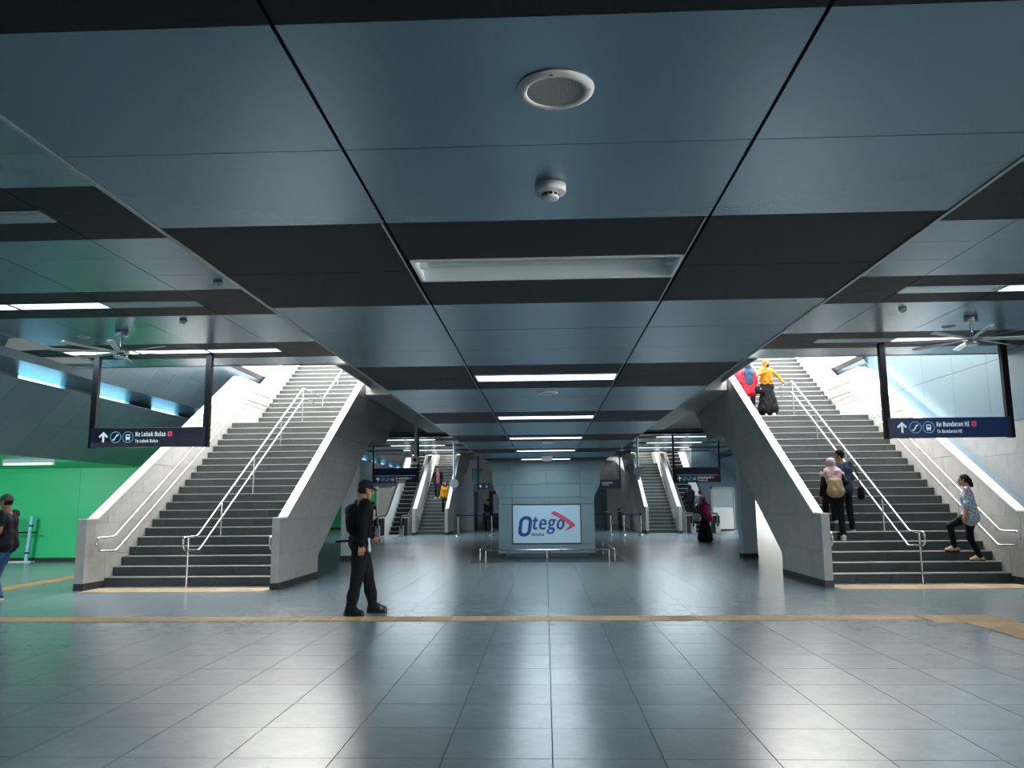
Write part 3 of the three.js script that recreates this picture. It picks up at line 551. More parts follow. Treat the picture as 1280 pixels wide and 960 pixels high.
function trainIcon(k, x, y, r) { ring(k, x, y, r); k.fillStyle = '#e6f1f6'; k.beginPath(); k.roundRect(x - r * 0.42, y - r * 0.5, r * 0.84, r * 0.95, r * 0.15); k.fill(); k.fillStyle = '#0c1730'; k.fillRect(x - r * 0.28, y - r * 0.32, r * 0.56, r * 0.3); k.fillStyle = '#e6f1f6'; k.fillRect(x - r * 0.3, y + r * 0.4, r * 0.16, r * 0.22); k.fillRect(x + r * 0.14, y + r * 0.4, r * 0.16, r * 0.22); }
function liftIcon(k, x, y, r) { ring(k, x, y, r); k.fillStyle = '#e6f1f6'; for (const q of [-0.35, 0, 0.35]) { k.beginPath(); k.arc(x + q * r, y - r * 0.25, r * 0.13, 0, 7); k.fill(); k.fillRect(x + q * r - r * 0.12, y - r * 0.08, r * 0.24, r * 0.55); } }
function fitText(k, s, x, y, w) { const m = k.measureText(s).width; k.save(); k.translate(x, y); k.scale(Math.min(1.4, w / m), 1); k.fillText(s, 0, 0); k.restore(); }
function hangingSign(x, d, [a, b], base, label) {
  const t = thing('hanging_sign', label, 'sign', [x, 2.58, d]), W = 2.13, hw = W / 2;
  for (const s of [-1, 1]) part(t, 'post', rbx(s * hw - 0.055, s * hw + 0.055, -0.01, HS - 2.585, -0.05, 0.05, 0.008), mats.black, 'dark square post');
  part(t, 'board', rbx(-hw, hw, 0, 0.355, -0.06, 0.06, 0.006), mats.signFace);
  const tx = signCanvas(1536, 266, (k, w, h) => {
    arrowUp(k, w * 0.085, h * 0.48, h * 0.27); stairsIcon(k, w * 0.2, h * 0.48, h * 0.285); trainIcon(k, w * 0.315, h * 0.48, h * 0.285);
    k.fillStyle = '#e6f1f6'; k.font = 'bold ' + Math.round(h * 0.34) + 'px sans-serif'; fitText(k, a, w * 0.382, h * 0.45, w * 0.285);
    k.font = 'bold ' + Math.round(h * 0.24) + 'px sans-serif'; fitText(k, b, w * 0.384, h * 0.78, w * 0.215);
    k.fillStyle = '#d2505f'; k.beginPath(); k.roundRect(w * 0.685, h * 0.2, h * 0.25, h * 0.26, 12); k.fill(); k.fillStyle = '#7a2230'; k.fillRect(w * 0.685 + h * 0.08, h * 0.27, h * 0.09, h * 0.12);
  }, base);
  const g = new THREE.PlaneGeometry(W - 0.13, 0.345); g.translate(0, 0.1775, 0.062);
  part(t, 'sign_face', g, new THREE.MeshStandardMaterial({ map: tx, roughness: 0.4, emissive: 0xffffff, emissiveMap: tx, emissiveIntensity: 0.22 }), 'navy face with white arrow, pictograms and lettering');
}
hangingSign(-7.28, 14.4, ['Ke Lebak Bulus', 'To Lebak Bulus'], '#0d1424', 'dark hanging sign with an arrow reading Ke Lebak Bulus');
hangingSign(7.11, 14.4, ['Ke Bundaran HI', 'To Bundaran HI'], '#10264d', 'navy hanging sign with an arrow reading Ke Bundaran HI');
function farSign(x, y, d, W, Hh, rows, label, posts, top) {
  const t = thing('hanging_sign', label, 'sign', [x, y, d]), hw = W / 2;
  for (const s of posts) part(t, 'post', bx(s * hw - 0.035, s * hw + 0.035, 0, top - y, -0.03, 0.03), mats.black);
  part(t, 'board', rbx(-hw, hw, 0, Hh, -0.07, 0.028, 0.006), mats.signFace);
  const tx = signCanvas(1024, Math.round(1024 * Hh / W), rows, '#0c1526'), g = new THREE.PlaneGeometry(W - 0.02, Hh - 0.01); g.translate(0, Hh / 2, 0.073);
  part(t, 'sign_face', g, new THREE.MeshStandardMaterial({ map: tx, roughness: 0.4, emissive: 0xffffff, emissiveMap: tx, emissiveIntensity: 0.22 }));
}
const farRows = (a, b) => (k, w, h) => { k.fillStyle = '#a9bccb'; k.fillRect(w * 0.05, h * 0.5, w * 0.9, h * 0.03); const y = h * 0.76, r = h * 0.15; arrowUp(k, w * 0.11, y, r); stairsIcon(k, w * 0.22, y, r); stairsIcon(k, w * 0.33, y, r); liftIcon(k, w * 0.44, y, r); k.fillStyle = '#e6f1f6'; k.font = 'bold ' + Math.round(h * 0.2) + 'px sans-serif'; fitText(k, a, w * 0.51, h * 0.76, w * 0.3); k.font = 'bold ' + Math.round(h * 0.14) + 'px sans-serif'; fitText(k, b, w * 0.51, h * 0.92, w * 0.22); k.fillStyle = '#d2505f'; k.fillRect(w * 0.83, h * 0.63, h * 0.12, h * 0.12); };
farSign(-6.3, 2.39, 33.6, 1.9, 0.62, farRows('Ke Lebak Bulus', 'To Lebak Bulus'), 'far dark hanging sign before the escalator beside the green wall', [-1, 1], HS);
farSign(6.25, 2.3, 33.6, 1.87, 0.62, farRows('Ke Bundaran HI', 'To Bundaran HI'), 'far dark hanging sign before the escalator carrying people up', [-1, 1], HS);
farSign(-2.9, 2.33, 46.2, 1.95, 0.3, (k, w, h) => { const y = h * 0.5, r = h * 0.3; arrowUp(k, w * 0.07, y, r); liftIcon(k, w * 0.25, y, r); ring(k, w * 0.42, y, r); k.fillStyle = '#e6f1f6'; k.fillRect(w * 0.52, y - r * 0.5, w * 0.25, r * 0.3); k.fillRect(w * 0.52, y + r * 0.2, w * 0.2, r * 0.25); }, 'small dark hanging sign with an arrow half hidden by the pillar', [-1, 1], 4.3);
farSign(3.3, 2.3, 46.2, 1.9, 0.5, (k, w, h) => { k.fillStyle = '#9fb0bd'; k.fillRect(w * 0.45, h * 0.3, w * 0.32, h * 0.12); k.fillRect(w * 0.45, h * 0.55, w * 0.2, h * 0.08); }, 'unlit dark hanging sign in the shaded passage', [-1, 1], 4.3);

// ================================================================ FANS, DETECTORS, LOUDSPEAKERS
function fan(x, d, turn, label) {
  const t = thing('ceiling_fan', label, 'ceiling fan', [x, 3.85, d], { turn });
  const L = (pts) => new THREE.LatheGeometry(pts.map(([r, y]) => new THREE.Vector2(r, y)), 28);
  part(t, 'ceiling_canopy', L([[0, 0.36], [0.085, 0.36], [0.1, 0.37], [0.1, 0.44], [0.09, 0.45], [0, 0.45]]), mats.steel);
  part(t, 'rod', cyl(0, 0.18, 0.37, 0, 0.022, 12), mats.chrome);
  part(t, 'motor', L([[0, 0], [0.07, 0], [0.1, 0.015], [0.105, 0.06], [0.06, 0.065], [0.06, 0.08], [0.135, 0.085], [0.14, 0.125], [0.11, 0.15], [0.055, 0.16], [0.04, 0.2], [0, 0.2]]), mats.chrome, 'chrome motor housing');
  for (let k = 0; k < 8; k++) {
    const g = new THREE.Shape([[0.14, -0.025], [0.3, -0.045], [0.98, -0.05], [1.0, -0.03], [1.0, 0.03], [0.98, 0.05], [0.3, 0.03], [0.14, 0.02]].map(([a, b]) => new THREE.Vector2(a, b)));
    const e = new THREE.ExtrudeGeometry(g, { depth: 0.008, bevelEnabled: false }); e.rotateX(-Math.PI / 2 + 0.2); e.translate(0, 0.1, 0); e.rotateY(k * Math.PI / 4 + 0.2);
    part(t, 'blade', e, mats.steel); 
  }
}
fan(-6.8, 12.35, 0.15, 'chrome ceiling fan with eight blades above the Lebak Bulus sign');
fan(6.6, 12.4, 0.35, 'chrome ceiling fan with eight blades above the Bundaran HI sign');
function smokeDetector(x, y, d, label) {
  const t = thing('smoke_detector', label, 'smoke detector', [x, y, d]);
  const L = (pts) => new THREE.LatheGeometry(pts.map(([r, q]) => new THREE.Vector2(r, q)), 32);
  part(t, 'base', L([[0, 0], [0.056, 0], [0.056, -0.026], [0.052, -0.032], [0, -0.032]]), mats.offwhite);
  part(t, 'chamber', L([[0, -0.055], [0.026, -0.055], [0.03, -0.05], [0.03, -0.03], [0, -0.03]]), mats.offwhite);
  const vents = []; for (let k = 0; k < 10; k++) { const b = new THREE.BoxGeometry(0.012, 0.008, 0.003); b.translate(0, -0.04, 0.03); b.rotateY(k * Math.PI / 5); vents.push(b); }
  part(t, 'vent_slots', merge(vents), mats.black);
}
smokeDetector(0.015, HC, 2.79, 'round white smoke detector on the dropped ceiling');
smokeDetector(-4.11, HS, 9.63, 'small white smoke detector on the high ceiling nearer the dropped ceiling edge');
smokeDetector(-5.48, HS, 11.66, 'small smoke detector on the high ceiling near the fan above the Lebak Bulus sign');
smokeDetector(5.3, HS, 11.78, 'small smoke detector on the high ceiling near the fan above the Bundaran HI sign');
function loudspeaker(x, y, d, r, label) {
  const t = thing('ceiling_loudspeaker', label, 'loudspeaker', [x, y, d]), k = r / 0.11;
  const L = (pts) => new THREE.LatheGeometry(pts.map(([a, q]) => new THREE.Vector2(a * k, q)), 48);
  part(t, 'ring', L([[0.082, 0], [0.11, 0], [0.108, -0.006], [0.095, -0.012], [0.084, -0.012], [0.08, -0.008], [0.08, 0]]), mats.offwhite);
  const g = new THREE.CylinderGeometry(0.081 * k, 0.081 * k, 0.008, 48); g.translate(0, -0.004, 0); part(t, 'grille', metre(g), mats.grille, 'grey mesh grille');
  const s = []; for (const a of [0.05, 1.4, 3.0, 4.5]) { const b = new THREE.BoxGeometry(0.007, 0.003, 0.004); b.translate(0, -0.0105, 0.096 * k); b.rotateY(a * 1.02 + 3.1); s.push(b); } part(t, 'screw_slots', merge(s), mats.black);
}
loudspeaker(0.024, HC, 2.105, 0.11, 'large round white ceiling loudspeaker with grey grille beside the smoke detector');
loudspeaker(0.017, HC, 8.36, 0.11, 'round ceiling loudspeaker behind the first glowing light of the dropped ceiling');
loudspeaker(0.03, HC, 15.4, 0.11, 'round ceiling loudspeaker far along the dropped ceiling');
loudspeaker(-7.65, HS, 12.72, 0.11, 'flat round loudspeaker on the high ceiling behind the fan above the Lebak Bulus sign');
loudspeaker(6.6, HS, 13.08, 0.11, 'flat round loudspeaker on the high ceiling behind the fan above the Bundaran HI sign');
{ const t = thing('emergency_light', 'small white box light under the dropped ceiling close to the pillar', 'emergency light', [0.03, HC, 19.6]); part(t, 'housing', rbx(-0.13, 0.13, -0.12, 0, -0.08, 0.08, 0.02), mats.offwhite); part(t, 'lens', rbx(-0.1, 0.1, -0.135, -0.115, -0.06, 0.06, 0.008), mats.fixture); }
// poles hanging from the dark ceiling
{ const t = thing('camera_pole', 'pale pole hanging from the dark ceiling with surveillance cameras', 'camera pole', [-4.1, 2.75, 25.2]);
  part(t, 'pole', cyl(0, 0.1, 4.425 - 2.75, 0, 0.05, 14), mats.fixture); part(t, 'junction_box', rbx(-0.16, 0.02, 0.42, 0.62, -0.1, 0.1, 0.015), mats.offwhite); part(t, 'camera_housing', rbx(-0.12, 0.12, 0.02, 0.24, -0.2, 0.1, 0.03), mats.offwhite); part(t, 'camera_housing', rbx(-0.36, -0.12, 0.22, 0.4, -0.12, 0.12, 0.03), mats.steel);
  const l = new THREE.SphereGeometry(0.05, 14, 10); l.translate(0, 0.13, 0.2); part(t, 'lens', l, mats.black); }
for (const [x, d, y, label] of [[-4.05, 35.5, 2.45, 'green-grey hanging pole with round box before the occupied far stairs'], [3.95, 34.6, 2.85, 'green-grey hanging pole with a round box in front of the empty far stairs']]) {
  const t = thing('hanging_pole', label, 'pole', [x, y, d]); part(t, 'pole', cyl(0, 0, (Math.abs(x) < 4.85 && d < 33.4 ? 4.43 : HS) - y, 0, 0.05, 12), mats.column); const b = new THREE.CylinderGeometry(0.2, 0.2, 0.12, 24); b.rotateX(Math.PI / 2); b.translate(0, -0.05, 0.05); part(t, 'round_box', b, mats.column); part(t, 'bracket', rbx(-0.07, 0.07, -0.4, 0, -0.06, 0.06, 0.01), mats.column);
}

// ================================================================ QUEUE BARRIERS AND THE FAR END OF THE HALL
const stanchionX = [[-4.15, 38.0, 'chrome queue post with blue belt at the foot of the occupied far stairs'], [-2.6, 38.5, 'chrome queue post with a blue belt in front of the far guard'], [3.0, 38.05, 'chrome queue post nearest the pillar in the shaded passage'], [3.6, 37.95, 'chrome queue post in the middle of the shaded passage'], [4.37, 37.8, 'chrome queue post at the foot of the empty far stairs']];
stanchionX.forEach(([x, d, label]) => { const t = thing('queue_post', label, 'queue post', [x, 0, d]); part(t, 'base', new THREE.LatheGeometry([[0, 0], [0.16, 0], [0.16, 0.02], [0.05, 0.05], [0.04, 0.06], [0, 0.06]].map((q) => new THREE.Vector2(...q)), 24), mats.chrome); part(t, 'post', cyl(0, 0.05, 0.92, 0, 0.038, 16), mats.chrome); part(t, 'belt_head', cyl(0, 0.92, 1.0, 0, 0.042, 16), mats.black); });
const belt = std([0.015, 0.03, 0.11], { roughness: 0.7 });
for (const [a, b, n] of [[[-4.15, 38.0], [-2.6, 38.5], 'blue barrier belt in front of the far guard'], [[-2.6, 38.5], [-1.2, 38.6], 'blue barrier belt running behind the pillar from the far guard'], [[3.0, 38.05], [1.2, 38.2], 'blue barrier belt running behind the pillar in the shaded passage'], [[3.6, 37.95], [4.37, 37.8], 'short blue barrier belt at the foot of the empty far stairs']]) { const dx = b[0] - a[0], dd = b[1] - a[1], L = Math.hypot(dx, dd), g = new THREE.BoxGeometry(L - 0.1, 0.05, 0.004); g.rotateY(Math.atan2(dd, dx)); g.translate((a[0] + b[0]) / 2, 0.95, -(a[1] + b[1]) / 2); single('barrier_belt', g, belt, n, 'barrier belt'); }
for (const [x, d, label] of [[1.95, 45.6, 'slim ticket gate beside the pillar in the shaded passage'], [3.35, 45.2, 'slim ticket gate in the middle of the shaded passage'], [4.2, 46.4, 'slim ticket gate at the rear of the shaded passage'], [-3.7, 48.6, 'ticket gate standing left of the far guard'], [-2.45, 48.6, 'ticket gate standing right of the far guard']]) { const t = thing('ticket_gate', label, 'ticket gate', [x, 0, d]); part(t, 'cabinet', rbx(-0.06, 0.06, 0, 0.98, -0.6, 0.6, 0.03), mats.kick); part(t, 'top', rbx(-0.07, 0.07, 0.98, 1.03, -0.62, 0.62, 0.02), mats.steel); part(t, 'reader', rbx(-0.05, 0.05, 1.05, 1.14, 0.3, 0.5, 0.02), mats.black); }
{ // far walls
  const w = thing('wall_far', 'grey far end wall of the hall with doors', 'wall', [0, 0, 0], { kind: 'structure' });
  part(w, 'wall_face', bx(-4.3, -2.1, 0, 2.75, 50.6, 50.8), mats.column);
  part(w, 'wall_face', bx(-2.1, -1.0, 2.2, 2.75, 50.6, 50.8), mats.column);
  part(w, 'wall_face', bx(-8.4, -4.3, 0, 2.75, 46.6, 46.8), mats.column);
  part(w, 'wall_face', bx(-4.32, -4.2, 0, 2.75, 46.6, 50.8), mats.column);
  part(w, 'door', bx(-4.2, -4.17, 0, 2.2, 47.4, 48.6), mats.kick); part(w, 'door_glass', bx(-4.17, -4.165, 1.0, 2.0, 47.6, 48.1), mats.blueWall[0]); part(w, 'side_window', bx(-4.2, -4.17, 1.0, 2.2, 48.9, 50.2), mats.blueWall[1]);
  part(w, 'door', bx(-3.55, -2.1, 0, 2.3, 50.5, 50.6), mats.kick); part(w, 'door_glass', bx(-3.3, -2.4, 0.9, 2.1, 50.48, 50.5), mats.column);
  part(w, 'wall_face', bx(-18.3, 13.3, 0, 7.4, 61.8, 62), mats.plaster);
  part(w, 'wall_face', bx(-1.64, 8.4, 0, 4.4, 56, 56.2), mats.plaster); part(w, 'stair_infill', sideSolid([[42.35, 0], [42.35, 0.42], [47.3, 3.28], [49.3, 3.28], [56, 4.3], [56, 0]], 4.88, 4.98), mats.plaster);
  part(w, 'door_panel', bx(2.4, 4.2, 0.02, 2.45, 55.9, 56), mats.slant[0]);
  part(w, 'upper_glass', bx(-4.75, -4.1, 2.9, 3.75, 52, 52.02), mats.pane);
  part(w, 'upper_wall', merge([bx(-8.4, -4.75, 2.75, 4.4, 52, 52.2), bx(-4.1, -1, 2.75, 4.4, 52, 52.2), bx(-4.75, -4.1, 2.75, 2.9, 52, 52.2), bx(-4.75, -4.1, 3.75, 4.4, 52, 52.2)]), mats.plaster);
  const g = thing('wall_far', 'dark green far wall of the side corridor beside a bright doorway', 'wall', [0, 0, 0], { kind: 'structure' });
  part(g, 'wall_face', bx(-18, -10.5, 0, 2.62, 50, 50.2), mats.greenPaint); part(g, 'baseboard', bx(-18, -10.5, 0, 0.11, 49.96, 50), mats.kick); part(g, 'wall_face', bx(-9.6, -8.3, 0, 2.62, 50, 50.2), mats.column); part(g, 'jamb', bx(-10.56, -10.46, 0, 2.62, 49.95, 50.2), mats.column); part(g, 'floor_outside', bx(-11, -9, -0.05, 0.003, 50.2, 53), mats.white); part(g, 'outside_wall', bx(-11.5, -9, 0, 2.6, 53, 53.2), mats.white);
  const r = thing('wall_far', 'dark grey wall with a closed pale door beside the escalator', 'wall', [0, 0, 0], { kind: 'structure' });
  part(r, 'wall_face', bx(8.3, 11.1, 0, 4.4, 46, 46.2), mats.slant[0]);
  part(r, 'wall_face', bx(11.05, 11.15, 0, 4.4, 43.9, 46.2), mats.column);
  part(r, 'white_wall', bx(11.1, 13.2, 0, 4.4, 43.8, 44), mats.white); part(r, 'baseboard', bx(11.1, 13.2, 0, 0.12, 43.76, 43.8), mats.column);
  part(r, 'wall_face', bx(12.9, 13.2, 0, 4.4, 21.9, 44), mats.white); part(r, 'wall_face', bx(9.2, 13.2, 0, 4.4, 21.7, 21.9), mats.plaster);
}
{ const t = thing('door_1', 'closed pale blue-grey door in a light frame beside the escalator', 'door', [9.95, 0, 45.98], { kind: 'structure' });
  part(t, 'door_leaf', bx(-0.55, 0.55, 0.02, 2.2, -0.03, 0.01), mats.column); part(t, 'door_frame', merge([bx(-0.66, -0.56, 0, 2.32, -0.06, 0.02), bx(0.56, 0.66, 0, 2.32, -0.06, 0.02), bx(-0.66, 0.66, 2.21, 2.32, -0.06, 0.02)]), mats.trim); part(t, 'handle', rbx(0.42, 0.5, 1.0, 1.05, -0.09, -0.03, 0.01), mats.chrome); }
{ const t = thing('partition', 'white low partition beside the escalator in front of the closed door', 'partition', [9.3, 0, 43.0]); part(t, 'panel', rbx(-0.5, 0.5, 0.08, 1.2, -0.08, 0.08, 0.015), mats.offwhite); part(t, 'base', bx(-0.5, 0.5, 0, 0.08, -0.075, 0.075), mats.kick); }
{ // leaning tube and rail by the green wall
  const t = thing('glass_gate', 'pale blue upright post with a dark crossbar standing before the green wall', 'gate', [-14.35, 0, 22.05]);
  const g = bar([V(-0.07, 0.04, 0), V(0.02, 1.26, 0)], 0.05, 0.02, 12); part(t, 'post', g, std([0.36, 0.62, 0.78], { roughness: 0.35 }), 'pale blue post');
  part(t, 'clamp', merge([cyl(0.012, 0.98, 1.02, 0, 0.062, 12), cyl(-0.06, 0.24, 0.28, 0, 0.062, 12)]), mats.black); part(t, 'crossbar', rbx(-1.5, 0.18, 0.8, 0.84, -0.02, 0.02, 0.008), mats.black); part(t, 'foot_plate', bx(-0.5, 0.12, 0, 0.04, -0.1, 0.1), mats.offwhite); part(t, 'glass_panel', bx(-1.5, -0.1, 0.08, 1.2, -0.006, 0.006), mats.glass);
}

// ================================================================ PEOPLE
// surface of a distance field on a grid (one continuous mesh); f(x, y, z) returns the distance and leaves the colour in `tint`
let tint = [0.5, 0.5, 0.5];
function surface(f, lo, hi, cell) {
  const nx = Math.ceil((hi[0] - lo[0]) / cell) + 1, ny = Math.ceil((hi[1] - lo[1]) / cell) + 1, nz = Math.ceil((hi[2] - lo[2]) / cell) + 1;
  const F = new Float32Array(nx * ny * nz), id = (i, j, k) => i + nx * (j + ny * k);
  for (let k = 0; k < nz; k++) for (let j = 0; j < ny; j++) for (let i = 0; i < nx; ) { const d = f(lo[0] + i * cell, lo[1] + j * cell, lo[2] + k * cell); F[id(i, j, k)] = d; const skip = Math.max(1, Math.floor((Math.abs(d) - 0.03) / cell * 0.6)); for (let q = 1; q < skip && i + q < nx; q++) F[id(i + q, j, k)] = d; i += skip; }
  const vid = new Int32Array(nx * ny * nz).fill(-1), pos = [], idx = [];
  for (let k = 0; k + 1 < nz; k++) for (let j = 0; j + 1 < ny; j++) for (let i = 0; i + 1 < nx; i++) {
    let n = 0, sx = 0, sy = 0, sz = 0; const c = [];
    for (let q = 0; q < 8; q++) c.push(F[id(i + (q & 1), j + ((q >> 1) & 1), k + (q >> 2))]);
    if (c.every((v) => v > 0) || c.every((v) => v <= 0)) continue;
    for (let a = 0; a < 8; a++) for (const b of [1, 2, 4]) { const e = a | b; if (e === a || (a & b)) continue; if (c[a] > 0 === c[e] > 0) continue; const t = c[a] / (c[a] - c[e]); sx += (a & 1) + (b === 1 ? t : 0); sy += ((a >> 1) & 1) + (b === 2 ? t : 0); sz += (a >> 2) + (b === 4 ? t : 0); n++; }
    vid[id(i, j, k)] = pos.length / 3; pos.push(lo[0] + (i + sx / n) * cell, lo[1] + (j + sy / n) * cell, lo[2] + (k + sz / n) * cell);
  }
  const quad = (a, b, c, d, flip) => { if (a < 0 || b < 0 || c < 0 || d < 0) return; flip ? idx.push(a, c, b, a, d, c) : idx.push(a, b, c, a, c, d); };
  for (let k = 1; k + 1 < nz; k++) for (let j = 1; j + 1 < ny; j++) for (let i = 1; i + 1 < nx; i++) {
    const a = F[id(i, j, k)] > 0;
    if (a !== F[id(i + 1, j, k)] > 0) quad(vid[id(i, j - 1, k - 1)], vid[id(i, j, k - 1)], vid[id(i, j, k)], vid[id(i, j - 1, k)], a);
    if (a !== F[id(i, j + 1, k)] > 0) quad(vid[id(i - 1, j, k - 1)], vid[id(i - 1, j, k)], vid[id(i, j, k)], vid[id(i, j, k - 1)], a);
    if (a !== F[id(i, j, k + 1)] > 0) quad(vid[id(i - 1, j - 1, k)], vid[id(i, j - 1, k)], vid[id(i, j, k)], vid[id(i - 1, j, k)], a);
  }
  const P = new Float32Array(pos), N = new Float32Array(pos.length), C = new Float32Array(pos.length), e = cell * 0.4;
  for (let i = 0; i < P.length; i += 3) {
    const [x, y, z] = [P[i], P[i + 1], P[i + 2]], gx = f(x + e, y, z) - f(x - e, y, z), gy = f(x, y + e, z) - f(x, y - e, z), gz = f(x, y, z + e) - f(x, y, z - e), l = Math.hypot(gx, gy, gz) || 1;
    N.set([gx / l, gy / l, gz / l], i); f(x, y, z); const c = typeof tint === 'function' ? tint(x, y, z) : tint; C.set(c, i);
  }
  const g = new THREE.BufferGeometry(); g.setAttribute('position', new THREE.BufferAttribute(P, 3)); g.setAttribute('normal', new THREE.BufferAttribute(N, 3)); g.setAttribute('color', new THREE.BufferAttribute(C, 3)); g.setIndex(idx); return g;
}
// tapered capsules joined with a smooth minimum
const cap = (a, b, ra, rb, col, fold = 0) => ({ a, b, ra, rb, col, fold, dx: b.x - a.x, dy: b.y - a.y, dz: b.z - a.z, l2: Math.max(1e-9, a.distanceToSquared(b)) });
function field(list, k = 0.025, cuts = []) {
  return (x, y, z) => {
    let d = 1e9, best = 1e9, col = null;
    for (const p of list) {
      let q;
      if (p.f) q = p.f(x, y, z); else {
        const ax = x - p.a.x, ay = y - p.a.y, az = z - p.a.z; let t = (ax * p.dx + ay * p.dy + az * p.dz) / p.l2; t = t < 0 ? 0 : t > 1 ? 1 : t;
        q = Math.hypot(ax - t * p.dx, ay - t * p.dy, az - t * p.dz) - (p.ra + (p.rb - p.ra) * t);
        if (p.fold && q < 0.06) q += p.fold * (Math.sin(y * 31 + 3 * Math.sin(x * 17 + z * 13)) * 0.6 + Math.sin(x * 43 - z * 37 + y * 11) * 0.5);
      }
      if (q < best) { best = q; col = p.col; }
      if (d > 1e8) d = q; else { const h = Math.max(k - Math.abs(d - q), 0) / k; d = Math.min(d, q) - h * h * k * 0.25; }
    }
    for (const c of cuts) d = Math.max(d, c(x, y, z));
    tint = col; return d;
  };
}
function bounds(list, pad = 0.06) { const lo = [1e9, 1e9, 1e9], hi = [-1e9, -1e9, -1e9]; for (const p of list) { if (p.f) { if (p.box) { p.box[0].forEach((v, i) => (lo[i] = Math.min(lo[i], v))); p.box[1].forEach((v, i) => (hi[i] = Math.max(hi[i], v))); } continue; } for (const [q, r] of [[p.a, p.ra], [p.b, p.rb]]) ['x', 'y', 'z'].forEach((c, i) => { lo[i] = Math.min(lo[i], q[c] - r - pad); hi[i] = Math.max(hi[i], q[c] + r + pad); }); } return [lo, hi]; }
const clothMat = new THREE.MeshPhysicalMaterial({ vertexColors: true, roughness: 0.8, specularIntensity: 0.3 });
const bootMat = new THREE.MeshStandardMaterial({ vertexColors: true, roughness: 0.28 });
function bend(a, b, l1, l2, pole) { // two-bone joint between a and b, bent towards pole
  const d = b.clone().sub(a); let L = d.length(); const max = (l1 + l2) * 0.999; if (L > max) { d.setLength(max); L = max; }
  const u = d.clone().normalize(), c = (l1 * l1 - l2 * l2 + L * L) / (2 * L), h = Math.sqrt(Math.max(0, l1 * l1 - c * c)), p = pole.clone().sub(u.clone().multiplyScalar(pole.dot(u))).normalize();
  return [a.clone().addScaledVector(u, c).addScaledVector(p, h), a.clone().add(d)];
}
function ellipsoid(c, r, col) { return { f: (x, y, z) => { const a = (x - c.x) / r.x, b = (y - c.y) / r.y, e = (z - c.z) / r.z, k = Math.hypot(a, b, e); return (k - 1) * Math.min(r.x, r.y, r.z); }, col, box: [[c.x - r.x - 0.02, c.y - r.y - 0.02, c.z - r.z - 0.02], [c.x + r.x + 0.02, c.y + r.y + 0.02, c.z + r.z + 0.02]] }; }
const ROLES = {};
